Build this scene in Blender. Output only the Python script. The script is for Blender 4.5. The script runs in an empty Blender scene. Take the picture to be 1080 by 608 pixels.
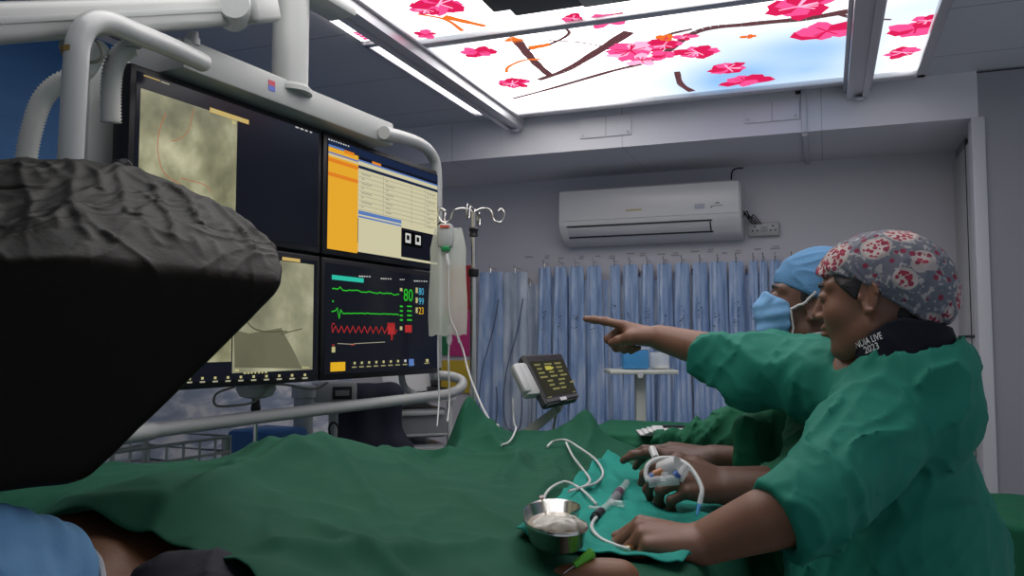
import bpy, bmesh, math, random
import numpy as np
from mathutils import Vector, Matrix
from mathutils.bvhtree import BVHTree

SC = bpy.context.scene
COL = SC.collection
rnd = random.Random(7)

# ------------------------------------------------------------------ camera
PSI, TH, F, H = math.radians(20.6), math.radians(3.64), 880.0, 1.38
CF = np.array([-math.sin(PSI)*math.cos(TH), math.cos(PSI)*math.cos(TH), math.sin(TH)])
CR = np.array([math.cos(PSI), math.sin(PSI), 0.0])
CU = np.cross(CR, CF)
CO = np.array([0.0, 0.0, H])
cam_data = bpy.data.cameras.new('camera')
cam_data.sensor_width = 36.0
cam_data.lens = F/1080.0*36.0
cam_data.clip_start = 0.02
cam = bpy.data.objects.new('camera', cam_data)
COL.objects.link(cam)
cam.matrix_world = Matrix(((CR[0], CU[0], -CF[0], 0), (CR[1], CU[1], -CF[1], 0), (CR[2], CU[2], -CF[2], H), (0, 0, 0, 1)))
SC.camera = cam

# ------------------------------------------------------------------ light and exposure
SC.view_settings.view_transform = 'Standard'
SC.view_settings.look = 'None'
SC.view_settings.gamma = 1.0
SC.view_settings.use_curve_mapping = False
SC.view_settings.exposure = 0.12
AMBIENT = (0.80, 0.88, 1.0)
AMBIENT_STRENGTH = 0.37
LIGHTBOX_STRENGTH = 3.1
STRIP_STRENGTH = 3.0
SCREEN_STRENGTH = 0.88
world = bpy.data.worlds.new('room_ambient'); SC.world = world; world.use_nodes = True
bg = world.node_tree.nodes['Background']
bg.inputs[0].default_value = (*AMBIENT, 1); bg.inputs[1].default_value = AMBIENT_STRENGTH

# ------------------------------------------------------------------ pixel / ray helpers (real distances)
def P(px, py, d): return CO + d*(CF + (px-540)/F*CR + (304-py)/F*CU)
def ray(px, py): return CF + (px-540)/F*CR + (304-py)/F*CU
def onz(px, py, z): v = ray(px, py); return CO + v*(z-H)/v[2]
def ony(px, py, y): v = ray(px, py); return CO + v*y/v[1]
def onx(px, py, x): v = ray(px, py); return CO + v*x/v[0]
def nrm(v): v = np.array(v, float); return v/np.linalg.norm(v)

# ------------------------------------------------------------------ scene helpers
LOC = {}
def tag(o, label, cat, group=None, kind=None):
    o['label'] = label; o['category'] = cat
    if group: o['group'] = group
    if kind: o['kind'] = kind
    return o
def thing(name, label, cat, loc, group=None):
    o = bpy.data.objects.new(name, None); COL.objects.link(o)
    o.location = Vector(loc); o.empty_display_size = 0.05; LOC[o.name] = np.array(loc, float)
    return tag(o, label, cat, group)
def struct(o, label=None):
    o['kind'] = 'structure'
    if label: o['label'] = label
    return o
def mesh_obj(name, me, mats, parent=None, sharp=38, smooth=True):
    for m in (mats if isinstance(mats, (list, tuple)) else [mats]): me.materials.append(m)
    if smooth:
        me.polygons.foreach_set('use_smooth', [True]*len(me.polygons))
        if sharp is not None: me.set_sharp_from_angle(angle=math.radians(sharp))
    o = bpy.data.objects.new(name, me); COL.objects.link(o)
    if parent is not None:
        o.parent = parent
        off = LOC[parent.name]
        LOC[o.name] = off
        me.transform(Matrix.Translation(Vector(-off)))
    else:
        LOC[o.name] = np.zeros(3)
    return o
def set_origin(o, loc):
    """move the origin of a parentless mesh to loc, shape stays"""
    o.data.transform(Matrix.Translation(-Vector(loc))); o.location = Vector(loc); LOC[o.name] = np.array(loc, float)
    return o

def frame(x, z=None, y=None):
    """3x3 with columns x, y, z (z or y is a hint)"""
    x = nrm(x)
    if z is not None:
        y = nrm(np.cross(np.array(z, float), x)); z = np.cross(x, y)
    else:
        z = nrm(np.cross(x, np.array(y, float))); y = np.cross(z, x)
    return np.column_stack([x, y, z])

def catmull(pts, n=8):
    p = [np.array(q, float) for q in pts]
    if len(p) < 3: return p
    p = [2*p[0]-p[1]] + p + [2*p[-1]-p[-2]]
    out = []
    for i in range(1, len(p)-2):
        for k in range(n):
            t = k/n
            a, b, c, d = p[i-1], p[i], p[i+1], p[i+2]
            out.append(0.5*((2*b)+(-a+c)*t+(2*a-5*b+4*c-d)*t*t+(-a+3*b-3*c+d)*t**3))
    out.append(p[-2])
    return out

class MB:
    def __init__(self): self.bm = bmesh.new()
    def _set(self, faces, mi):
        for f in faces: f.material_index = mi
    def poly(self, pts, mi=0):
        vs = [self.bm.verts.new(tuple(p)) for p in pts]
        f = self.bm.faces.new(vs); f.material_index = mi; return f
    def box(self, c, s, R=None, mi=0, bev=0.0, seg=2):
        R = np.eye(3) if R is None else np.array(R)
        s = np.array(s)/2; c = np.array(c, float)
        vs = [self.bm.verts.new(tuple(c + R @ (s*np.array(k)))) for k in ((-1,-1,-1),(1,-1,-1),(1,1,-1),(-1,1,-1),(-1,-1,1),(1,-1,1),(1,1,1),(-1,1,1))]
        fs = [self.bm.faces.new([vs[i] for i in q]) for q in ((3,2,1,0),(4,5,6,7),(0,1,5,4),(1,2,6,5),(2,3,7,6),(3,0,4,7))]
        self._set(fs, mi)
        if bev > 0:
            es = list({e for f in fs for e in f.edges})
            r = bmesh.ops.bevel(self.bm, geom=es, offset=bev, segments=seg, affect='EDGES', profile=0.5)
            self._set(r['faces'], mi)
        return self
    def tube(self, pts, r, n=10, mi=0, cap=True, rs=None, smooth=0):
        if smooth: pts = catmull(pts, smooth)
        pts = [np.array(p, float) for p in pts]
        m = len(pts); rings = []
        t0 = nrm(pts[1]-pts[0]); a = np.array([0, 0, 1.0]) if abs(t0[2]) < .9 else np.array([1.0, 0, 0])
        nn = nrm(np.cross(t0, a))
        for i in range(m):
            t = nrm(pts[min(i+1, m-1)]-pts[max(i-1, 0)])
            nn = nrm(nn - t*np.dot(nn, t)); b = np.cross(t, nn)
            ri = r if rs is None else rs[min(int(round(i*(len(rs)-1)/(m-1))), len(rs)-1)]
            rings.append([self.bm.verts.new(tuple(pts[i]+ri*(math.cos(2*math.pi*k/n)*nn+math.sin(2*math.pi*k/n)*b))) for k in range(n)])
        fs = []
        for i in range(m-1):
            for k in range(n): fs.append(self.bm.faces.new((rings[i][k], rings[i][(k+1) % n], rings[i+1][(k+1) % n], rings[i+1][k])))
        if cap: fs.append(self.bm.faces.new(rings[0][::-1])); fs.append(self.bm.faces.new(rings[-1]))
        self._set(fs, mi); return self
    def lathe(self, c, prof, axis=(0, 0, 1), n=24, mi=0, sx=1.0):
        ax = nrm(axis); a = np.array([1.0, 0, 0]) if abs(ax[0]) < .9 else np.array([0, 1.0, 0])
        u = nrm(np.cross(ax, a)); v = np.cross(ax, u); c = np.array(c, float); rings = []
        for r, h in prof:
            rings.append([self.bm.verts.new(tuple(c+ax*h+max(r, 1e-4)*(math.cos(2*math.pi*k/n)*u*sx+math.sin(2*math.pi*k/n)*v))) for k in range(n)])
        fs = []
        for i in range(len(prof)-1):
            for k in range(n): fs.append(self.bm.faces.new((rings[i][k], rings[i][(k+1) % n], rings[i+1][(k+1) % n], rings[i+1][k])))
        fs.append(self.bm.faces.new(rings[0][::-1])); fs.append(self.bm.faces.new(rings[-1]))
        self._set(fs, mi); return self
    def prism(self, pts, vec, mi=0):
        """extrude polygon pts by vec"""
        vec = np.array(vec, float)
        a = [self.bm.verts.new(tuple(p)) for p in pts]; b = [self.bm.verts.new(tuple(np.array(p)+vec)) for p in pts]
        n = len(pts); fs = [self.bm.faces.new(a[::-1]), self.bm.faces.new(b)]
        for i in range(n): fs.append(self.bm.faces.new((a[i], a[(i+1) % n], b[(i+1) % n], b[i])))
        self._set(fs, mi); return self
    def mesh(self, V, Fc, mi=0):
        vs = [self.bm.verts.new(tuple(v)) for v in V]
        for f in Fc:
            ff = self.bm.faces.new([vs[i] for i in f]); ff.material_index = mi
        return self
    def text(self, s, size, fn, mi=0, align='LEFT', extrude=0.0, bold=0.0):
        """text glyphs as faces; fn maps glyph plane (x, y) to a world point"""
        cu = bpy.data.curves.new('t', 'FONT'); cu.body = s; cu.size = size; cu.align_x = align; cu.offset = bold
        cu.resolution_u = 3
        to = bpy.data.objects.new('t', cu)
        me = to.to_mesh()
        V = [fn(v.co.x, v.co.y) for v in me.vertices]; Fc = [tuple(p.vertices) for p in me.polygons]
        self.mesh(V, Fc, mi)
        to.to_mesh_clear(); bpy.data.objects.remove(to); bpy.data.curves.remove(cu)
        return self
    def build(self, name, mats, parent=None, sharp=38, recalc=True):
        if recalc: bmesh.ops.recalc_face_normals(self.bm, faces=self.bm.faces)
        me = bpy.data.meshes.new(name); self.bm.to_mesh(me); self.bm.free()
        return mesh_obj(name, me, mats, parent, sharp)

# ------------------------------------------------------------------ noise and distance fields
_perm = np.random.RandomState(3).permutation(256); _perm = np.concatenate([_perm, _perm, _perm])
_g = np.random.RandomState(5).normal(size=(256, 3)); _g /= np.linalg.norm(_g, axis=1)[:, None]; _g = _g.astype(np.float32)
def perlin(x, y, z):
    x, y, z = [np.asarray(a, np.float32) for a in np.broadcast_arrays(x, y, z)]
    xi, yi, zi = [np.floor(a).astype(np.int32) for a in (x, y, z)]
    xf, yf, zf = x-xi, y-yi, z-zi
    u, v, w = [t*t*t*(t*(t*6-15)+10) for t in (xf, yf, zf)]
    xi, yi, zi = xi & 255, yi & 255, zi & 255
    def g(i, j, k):
        h = _perm[_perm[_perm[xi+i]+yi+j]+zi+k]; q = _g[h]
        return q[..., 0]*(xf-i)+q[..., 1]*(yf-j)+q[..., 2]*(zf-k)
    def l(a, b, t): return a+(b-a)*t
    return l(l(l(g(0,0,0), g(1,0,0), u), l(g(0,1,0), g(1,1,0), u), v), l(l(g(0,0,1), g(1,0,1), u), l(g(0,1,1), g(1,1,1), u), v), w)*1.5
def ridge(x, y, z): return 1-2*np.abs(perlin(x, y, z))          # sharp crests

class SDF:
    def __init__(s, lo, hi, h):
        s.lo = np.array(lo, np.float32); s.h = h
        s.n = np.ceil((np.array(hi)-np.array(lo))/h).astype(int)+1
        s.D = np.full(s.n, 0.06, np.float32)
        s.ax = [(s.lo[i]+np.arange(s.n[i])*h).astype(np.float32) for i in range(3)]
    def sl(s, lo, hi):
        a = np.clip(np.floor((np.array(lo)-s.lo)/s.h).astype(int), 0, s.n); b = np.clip(np.ceil((np.array(hi)-s.lo)/s.h).astype(int)+1, 0, s.n)
        S = tuple(slice(int(a[i]), int(b[i])) for i in range(3))
        return S, s.ax[0][S[0]][:, None, None], s.ax[1][S[1]][None, :, None], s.ax[2][S[2]][None, None, :]
    def _mix(s, S, d, k, cut=False):
        A = s.D[S]
        if cut:
            d = -d; hh = np.clip(0.5-0.5*(A-d)/k, 0, 1)          # smooth max
            s.D[S] = A+(d-A)*hh+k*hh*(1-hh)
        else:
            hh = np.clip(0.5+0.5*(A-d)/k, 0, 1)
            s.D[S] = A+(d-A)*hh-k*hh*(1-hh)
    def rc(s, a, b, ra, rb, k=0.01, cut=False):
        a, b = np.array(a, float), np.array(b, float); m = max(ra, rb)+k+4*s.h+0.02
        S, X, Y, Z = s.sl(np.minimum(a, b)-m, np.maximum(a, b)+m)
        ab = b-a; L = max(float(ab @ ab), 1e-9)
        t = np.clip(((X-a[0])*ab[0]+(Y-a[1])*ab[1]+(Z-a[2])*ab[2])/L, 0, 1)
        d = np.sqrt((X-a[0]-t*ab[0])**2+(Y-a[1]-t*ab[1])**2+(Z-a[2]-t*ab[2])**2)-(ra+t*(rb-ra))
        s._mix(S, d, k, cut); return s
    def chain(s, pts, rs, k=0.01):
        for i in range(len(pts)-1): s.rc(pts[i], pts[i+1], rs[i], rs[i+1], k)
        return s
    def ell(s, c, r, R=None, k=0.01, cut=False):
        c = np.array(c, float); r = np.array(r, float); R = np.eye(3) if R is None else np.array(R)
        ext = np.sqrt(((R*r)**2).sum(1))+k+4*s.h+0.02
        S, X, Y, Z = s.sl(c-ext, c+ext); X, Y, Z = X-c[0], Y-c[1], Z-c[2]
        q = [X*R[0, i]+Y*R[1, i]+Z*R[2, i] for i in range(3)]
        k0 = np.sqrt(sum((q[i]/r[i])**2 for i in range(3))); k1 = np.sqrt(sum((q[i]/r[i]**2)**2 for i in range(3)))+1e-6
        s._mix(S, k0*(k0-1)/k1, k, cut); return s
    def grid(s): return s.ax[0][:, None, None], s.ax[1][None, :, None], s.ax[2][None, None, :]
    def clip(s, fn, k=0.004):
        """keep where fn(X,Y,Z) < 0"""
        d = np.broadcast_to(fn(*s.grid()), s.n).astype(np.float32); A = s.D
        hh = np.clip(0.5-0.5*(A-d)/k, 0, 1); s.D = A+(d-A)*hh+k*hh*(1-hh); return s
    def displace(s, fn, band=0.03):
        I = np.nonzero(np.abs(s.D) < band)
        s.D[I] -= fn(s.ax[0][I[0]], s.ax[1][I[1]], s.ax[2][I[2]]).astype(np.float32); return s
    def extract(s):
        D = s.D.copy()
        for i in range(3):
            for e in (0, -1):
                q = [slice(None)]*3; q[i] = e; D[tuple(q)] = np.maximum(D[tuple(q)], 1e-3)
        ins = D < 0; n = np.array(D.shape)-1
        cnt = np.zeros(n, np.int8)
        C8 = [(i, j, k) for i in (0, 1) for j in (0, 1) for k in (0, 1)]
        for i, j, k in C8: cnt += ins[i:i+n[0], j:j+n[1], k:k+n[2]]
        act = (cnt > 0) & (cnt < 8); I = np.argwhere(act)
        vid = np.full(n, -1, np.int64); vid[act] = np.arange(len(I))
        acc = np.zeros((len(I), 3)); num = np.zeros(len(I))
        for ax in range(3):
            for c in C8:
                if c[ax]: continue
                e = list(c); e[ax] = 1
                da = D[I[:, 0]+c[0], I[:, 1]+c[1], I[:, 2]+c[2]]; db = D[I[:, 0]+e[0], I[:, 1]+e[1], I[:, 2]+e[2]]
                m = (da < 0) != (db < 0)
                t = np.where(m, da/np.where(m, da-db, 1), 0)
                p = np.tile(np.array(c, float), (len(I), 1)); p[:, ax] += t
                acc[m] += p[m]; num[m] += 1
        V = s.lo+(I+acc/num[:, None])*s.h
        Q = []
        for ax in range(3):
            b, c = (ax+1) % 3, (ax+2) % 3
            lo = [slice(None)]*3; hi = [slice(None)]*3; lo[ax] = slice(0, -1); hi[ax] = slice(1, None)
            sa, sb = ins[tuple(lo)], ins[tuple(hi)]; J = np.argwhere(sa != sb)
            J = J[(J[:, b] > 0) & (J[:, c] > 0) & (J[:, b] < n[b]) & (J[:, c] < n[c])]
            q = []
            for ob, oc in ((0, 0), (-1, 0), (-1, -1), (0, -1)):
                K = J.copy(); K[:, b] += ob; K[:, c] += oc; q.append(vid[K[:, 0], K[:, 1], K[:, 2]])
            q = np.column_stack(q); fl = ~sa[J[:, 0], J[:, 1], J[:, 2]]
            q[fl] = q[fl][:, ::-1]; Q.append(q)
        return V, np.concatenate(Q)
def join_vf(parts):
    V, Q, o = [], [], 0
    for v, q in parts: V.append(v); Q.append(q+o); o += len(v)
    return np.concatenate(V), np.concatenate(Q)
def relax(V, Q, it=2, lam=0.5):
    E = np.concatenate([Q[:, [0, 1]], Q[:, [1, 2]], Q[:, [2, 3]], Q[:, [3, 0]]])
    for _ in range(it):
        A = np.zeros_like(V); c = np.zeros(len(V))
        for a, b in ((0, 1), (1, 0)):
            for j in range(3): A[:, j] += np.bincount(E[:, a], V[E[:, b], j], len(V))
            c += np.bincount(E[:, a], minlength=len(V))
        V = V+lam*(A/np.maximum(c, 1)[:, None]-V)
    return V
def vf_obj(name, V, Q, mats, parent=None):
    me = bpy.data.meshes.new(name)
    me.vertices.add(len(V)); me.vertices.foreach_set('co', np.ascontiguousarray(V, np.float32).ravel())
    me.loops.add(Q.size); me.loops.foreach_set('vertex_index', np.ascontiguousarray(Q, np.int32).ravel())
    k = Q.shape[1]
    me.polygons.add(len(Q)); me.polygons.foreach_set('loop_start', np.arange(0, Q.size, k, dtype=np.int32))
    me.update(calc_edges=True); me.validate()
    return mesh_obj(name, me, mats, parent, sharp=None)

# ------------------------------------------------------------------ materials
MT = {}
def mat(name, color, rough=0.5, metal=0.0, noise=None, bump=None, emit=0.0, trans=0.0, alpha=1.0, spec=0.5, sss=0.0, coat=0.0, ecol=None):
    """noise = (scale, amount) tone variation, bump = (scale, strength)"""
    m = bpy.data.materials.new(name); m.use_nodes = True; nt = m.node_tree; b = nt.nodes['Principled BSDF']
    b.inputs['Base Color'].default_value = (*color, 1); b.inputs['Roughness'].default_value = rough; b.inputs['Metallic'].default_value = metal
    b.inputs['Specular IOR Level'].default_value = spec
    if trans: b.inputs['Transmission Weight'].default_value = trans
    if alpha < 1: b.inputs['Alpha'].default_value = alpha
    if sss:
        b.inputs['Subsurface Weight'].default_value = sss; b.inputs['Subsurface Radius'].default_value = (0.01, 0.004, 0.002); b.inputs['Subsurface Scale'].default_value = 0.5
    if coat: b.inputs['Coat Weight'].default_value = coat
    if emit:
        b.inputs['Emission Color'].default_value = (*(ecol or color), 1); b.inputs['Emission Strength'].default_value = emit
    tc = nt.nodes.new('ShaderNodeTexCoord')
    if noise:
        n = nt.nodes.new('ShaderNodeTexNoise'); n.inputs['Scale'].default_value = noise[0]; n.inputs['Detail'].default_value = 4
        nt.links.new(tc.outputs['Object'], n.inputs['Vector'])
        mx = nt.nodes.new('ShaderNodeMix'); mx.data_type = 'RGBA'
        a = noise[1]
        mx.inputs[6].default_value = (*[c*(1-a) for c in color], 1); mx.inputs[7].default_value = (*[min(1, c*(1+a)) for c in color], 1)
        nt.links.new(n.outputs['Fac'], mx.inputs[0]); nt.links.new(mx.outputs[2], b.inputs['Base Color'])
    if bump:
        n2 = nt.nodes.new('ShaderNodeTexNoise'); n2.inputs['Scale'].default_value = bump[0]; n2.inputs['Detail'].default_value = 3
        nt.links.new(tc.outputs['Object'], n2.inputs['Vector'])
        bp = nt.nodes.new('ShaderNodeBump'); bp.inputs['Strength'].default_value = bump[1]; bp.inputs['Distance'].default_value = 0.004
        nt.links.new(n2.outputs['Fac'], bp.inputs['Height']); nt.links.new(bp.outputs[0], b.inputs['Normal'])
    MT[name] = m
    return m
def emis(name, color, strength=1.0):
    m = bpy.data.materials.new(name); m.use_nodes = True; nt = m.node_tree; nt.nodes.clear()
    e = nt.nodes.new('ShaderNodeEmission'); e.inputs[0].default_value = (*color, 1); e.inputs[1].default_value = strength
    o = nt.nodes.new('ShaderNodeOutputMaterial'); nt.links.new(e.outputs[0], o.inputs[0]); MT[name] = m
    return m
def ramp_mat(name, scale, stops, tex='NOISE', detail=4, stretch=(1, 1, 1), emission=None, rough=0.6, bump=0.0, distort=0.0):
    """procedural multi-tone surface: a texture through a colour ramp"""
    m = bpy.data.materials.new(name); m.use_nodes = True; nt = m.node_tree; b = nt.nodes['Principled BSDF']
    tc = nt.nodes.new('ShaderNodeTexCoord'); mp = nt.nodes.new('ShaderNodeMapping'); mp.inputs['Scale'].default_value = stretch
    nt.links.new(tc.outputs['Object'], mp.inputs[0])
    if tex == 'VORONOI':
        n = nt.nodes.new('ShaderNodeTexVoronoi'); n.inputs['Scale'].default_value = scale; out = n.outputs['Distance']
    else:
        n = nt.nodes.new('ShaderNodeTexNoise'); n.inputs['Scale'].default_value = scale; n.inputs['Detail'].default_value = detail; n.inputs['Distortion'].default_value = distort; out = n.outputs['Fac']
    nt.links.new(mp.outputs[0], n.inputs['Vector'])
    r = nt.nodes.new('ShaderNodeValToRGB'); el = r.color_ramp.elements
    while len(el) < len(stops): el.new(0.5)
    for e, (p, c) in zip(el, stops): e.position = p; e.color = (*c, 1)
    nt.links.new(out, r.inputs[0])
    if emission is not None:
        b.inputs['Base Color'].default_value = (0.01, 0.01, 0.01, 1)
        nt.links.new(r.outputs[0], b.inputs['Emission Color']); b.inputs['Emission Strength'].default_value = emission
        b.inputs['Roughness'].default_value = 0.3
    else:
        nt.links.new(r.outputs[0], b.inputs['Base Color']); b.inputs['Roughness'].default_value = rough
    if bump:
        bp = nt.nodes.new('ShaderNodeBump'); bp.inputs['Strength'].default_value = bump; bp.inputs['Distance'].default_value = 0.004
        nt.links.new(out, bp.inputs['Height']); nt.links.new(bp.outputs[0], b.inputs['Normal'])
    MT[name] = m
    return m

M_wall = mat('wall_paint', (0.60, 0.585, 0.625), 0.55, noise=(1.5, 0.04), bump=(60, 0.05))
M_wallr = mat('grey_panel', (0.30, 0.30, 0.33), 0.6, noise=(2, 0.05))
M_trim = mat('white_trim', (0.55, 0.55, 0.58), 0.45)
M_dark = mat('black_gap', (0.01, 0.01, 0.012), 0.6)
M_white = mat('white_plastic', (0.36, 0.372, 0.362), 0.35, noise=(6, 0.04))
M_white2 = mat('white_enamel', (0.43, 0.44, 0.435), 0.28)
M_alu = mat('aluminium', (0.62, 0.61, 0.64), 0.38, 0.7)
M_steel = mat('stainless_steel', (0.62, 0.60, 0.57), 0.22, 1.0)
M_black = mat('black_plastic', (0.009, 0.009, 0.011), 0.35, spec=0.3)
M_gown = mat('teal_gown_cloth', (0.011, 0.168, 0.118), 0.75, noise=(9, 0.10), bump=(700, 0.10), spec=0.25)
M_gown2 = mat('dark_green_gown_cloth', (0.012, 0.11, 0.055), 0.8, noise=(9, 0.12), bump=(700, 0.10), spec=0.2)
M_drape = mat('green_drape_cloth', (0.009, 0.082, 0.045), 0.8, noise=(7, 0.12), bump=(700, 0.10), spec=0.2)
M_towel = mat('teal_towel_cloth', (0.018, 0.26, 0.21), 0.85, noise=(14, 0.12), bump=(300, 0.35), spec=0.2)
M_skin1 = mat('brown_skin', (0.185, 0.083, 0.048), 0.48, noise=(30, 0.10), bump=(260, 0.08), sss=0.08)
M_skin2 = mat('dark_brown_skin', (0.125, 0.060, 0.038), 0.48, noise=(30, 0.10), bump=(260, 0.08), sss=0.08)
M_skin3 = mat('patient_skin', (0.20, 0.088, 0.042), 0.5, noise=(22, 0.08), bump=(200, 0.1), sss=0.08)
M_hair = mat('black_hair', (0.010, 0.008, 0.008), 0.55, bump=(300, 0.4))
M_navy = mat('navy_cloth', (0.008, 0.009, 0.016), 0.85, noise=(20, 0.2), bump=(300, 0.2), spec=0.2)
M_mask = mat('blue_mask_paper', (0.17, 0.36, 0.60), 0.8, noise=(30, 0.08), bump=(300, 0.15), spec=0.2)
M_cap2 = mat('blue_cap_cloth', (0.10, 0.24, 0.42), 0.8, noise=(20, 0.15), bump=(260, 0.3), spec=0.2)
M_strap = mat('white_strap', (0.60, 0.60, 0.60), 0.7)
M_bagblk = mat('black_drape_plastic', (0.0085, 0.0075, 0.0058), 0.45, noise=(5, 0.25), bump=(140, 0.12), spec=0.06)
M_lash = mat('dark_lashes', (0.012, 0.008, 0.006), 0.6)
M_eye = mat('eye_white', (0.32, 0.28, 0.25), 0.25)
M_iris = mat('dark_iris', (0.02, 0.011, 0.008), 0.15)
M_lip = mat('lip_skin', (0.15, 0.050, 0.042), 0.4)
M_clear = mat('clear_plastic', (0.85, 0.88, 0.88), 0.12, alpha=0.33, spec=0.6)
M_tube = mat('clear_tubing', (0.75, 0.77, 0.76), 0.25, alpha=0.75)
M_blueclear = mat('blue_clear_plastic', (0.06, 0.30, 0.62), 0.2, alpha=0.75)
# ================================================================== THE ROOM
CZ, SZ, YB, YS, XL, XR = 2.50, 2.312, 4.55, 3.895, -2.45, 0.615     # ceiling, soffit, back wall, soffit front, left wall, recess side
def seam_mat(name, color, py, px, w=0.006, dark=0.45):
    """painted panels with thin dark joints every py along Y and px along X"""
    m = mat(name, color, 0.6, noise=(2.5, 0.05)); nt = m.node_tree; b = nt.nodes['Principled BSDF']
    src = b.inputs['Base Color'].links[0].from_socket
    tc = nt.nodes.new('ShaderNodeTexCoord'); sp = nt.nodes.new('ShaderNodeSeparateXYZ'); nt.links.new(tc.outputs['Object'], sp.inputs[0])
    outs = []
    for ax, per in ((1, py), (0, px)):
        if not per: continue
        d = nt.nodes.new('ShaderNodeMath'); d.operation = 'MODULO'
        a = nt.nodes.new('ShaderNodeMath'); a.operation = 'ADD'; a.inputs[1].default_value = 100*per; nt.links.new(sp.outputs[ax], a.inputs[0])
        nt.links.new(a.outputs[0], d.inputs[0]); d.inputs[1].default_value = per
        l = nt.nodes.new('ShaderNodeMath'); l.operation = 'LESS_THAN'; l.inputs[1].default_value = w; nt.links.new(d.outputs[0], l.inputs[0]); outs.append(l.outputs[0])
    s = outs[0]
    if len(outs) > 1:
        q = nt.nodes.new('ShaderNodeMath'); q.operation = 'MAXIMUM'; nt.links.new(outs[0], q.inputs[0]); nt.links.new(outs[1], q.inputs[1]); s = q.outputs[0]
    mx = nt.nodes.new('ShaderNodeMix'); mx.data_type = 'RGBA'; nt.links.new(s, mx.inputs[0]); nt.links.new(src, mx.inputs[6])
    mx.inputs[7].default_value = (*[c*dark for c in color], 1); nt.links.new(mx.outputs[2], b.inputs['Base Color'])
    return m
M_ceil = seam_mat('ceiling_panels', (0.58, 0.58, 0.62), 0.52, 0)
M_soff = seam_mat('soffit_panels', (0.66, 0.645, 0.69), 0, 0.9, 0.005, 0.7)
M_floor = mat('vinyl_floor', (0.45, 0.45, 0.46), 0.35, noise=(3, 0.1))
m = MB(); m.box((-0.6, 1.6, -0.05), (5.2, 7.0, 0.1)); struct(m.build('floor', M_floor))
m = MB(); m.box((-0.6, 1.6, CZ+0.06), (5.2, 7.0, 0.1)); struct(m.build('ceiling', M_ceil))
m = MB(); m.box(((XL+XR)/2+0.1, YB+0.05, 1.25), (XR-XL+0.4, 0.1, 2.5)); struct(m.build('wall_back', M_wall))
m = MB(); m.box((XL-0.05, 1.6, 1.25), (0.1, 6.0, 2.5)); struct(m.build('wall_left', M_wall))
m = MB(); m.box((XR+0.75, (YS+YB)/2+0.05, 1.25), (1.5, YB-YS+0.1, 2.5)); struct(m.build('wall_right', M_wallr))
m = MB(); m.box(((XL+XR)/2, (YS+YB)/2, (SZ+CZ)/2+0.005), (XR-XL, YB-YS, CZ-SZ+0.01)); struct(m.build('trim_soffit', M_soff))
# corner casing where the recess meets the grey panel, and the narrow door set in the recess side
m = MB(); m.box((XR-0.004, YS+0.035, SZ/2), (0.05, 0.10, SZ), bev=0.004); struct(m.build('trim_corner', M_trim))
m = MB(); m.box((XR-0.012, 4.23, 1.12), (0.02, 0.50, 2.24), bev=0.004)
d = struct(m.build('door_1', M_white2))
m = MB(); m.box((XR-0.010, 3.995, 1.14), (0.016, 0.022, 2.26)); m.box((XR-0.010, 4.10, 1.14), (0.030, 0.006, 2.26)); m.build('door_gap', M_dark, d)
m = MB(); m.box((XR-0.024, 4.23, 1.40), (0.006, 0.5, 0.012)); m.build('door_rail', M_dark, d)
# lightbox surround
m = MB()
LB = (-1.40, 0.372, 0.9, 3.76)
for x in (LB[0]-0.02, LB[1]+0.02): m.box((x, (LB[2]+LB[3])/2, CZ-0.006), (0.04, LB[3]-LB[2]+0.08, 0.034), bev=0.006)
m.box(((LB[0]+LB[1])/2, LB[3]+0.02, CZ-0.006), (LB[1]-LB[0]+0.08, 0.05, 0.034), bev=0.006)
m.box(((LB[0]+LB[1])/2, LB[2]-0.02, CZ-0.006), (LB[1]-LB[0]+0.08, 0.05, 0.034), bev=0.006)
struct(m.build('trim_lightbox', M_alu))

# ------------------------------------------------------------------ the backlit blossom ceiling picture
E_sky = bpy.data.materials.new('backlit_sky_print'); E_sky.use_nodes = True
nt = E_sky.node_tree; nt.nodes.clear()
tc = nt.nodes.new('ShaderNodeTexCoord'); no = nt.nodes.new('ShaderNodeTexNoise'); no.inputs['Scale'].default_value = 1.1; no.inputs['Detail'].default_value = 1.5
nt.links.new(tc.outputs['Object'], no.inputs['Vector'])
rp = nt.nodes.new('ShaderNodeValToRGB'); rp.color_ramp.elements[0].position = 0.54; rp.color_ramp.elements[0].color = (1.0, 0.98, 0.97, 1)
rp.color_ramp.elements[1].position = 0.92; rp.color_ramp.elements[1].color = (0.10, 0.18, 0.29, 1)
q_ = rp.color_ramp.elements.new(.68); q_.color = (0.33, 0.355, 0.37, 1)
gm = nt.nodes.new('ShaderNodeMapping'); gm.inputs['Location'].default_value = (-.35, -1.30, 0); gm.inputs['Scale'].default_value = (.75, 1.0, 1); nt.links.new(tc.outputs['Object'], gm.inputs[0])
gr = nt.nodes.new('ShaderNodeTexGradient'); gr.gradient_type = 'SPHERICAL'; nt.links.new(gm.outputs[0], gr.inputs[0])
ad = nt.nodes.new('ShaderNodeMath'); ad.operation = 'MULTIPLY_ADD'; ad.inputs[1].default_value = .42; nt.links.new(gr.outputs['Fac'], ad.inputs[0]); nt.links.new(no.outputs['Fac'], ad.inputs[2])
nt.links.new(ad.outputs[0], rp.inputs[0]); em = nt.nodes.new('ShaderNodeEmission'); em.inputs[1].default_value = LIGHTBOX_STRENGTH
nt.links.new(rp.outputs[0], em.inputs[0]); ou = nt.nodes.new('ShaderNodeOutputMaterial'); nt.links.new(em.outputs[0], ou.inputs[0])
pk = LIGHTBOX_STRENGTH
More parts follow.
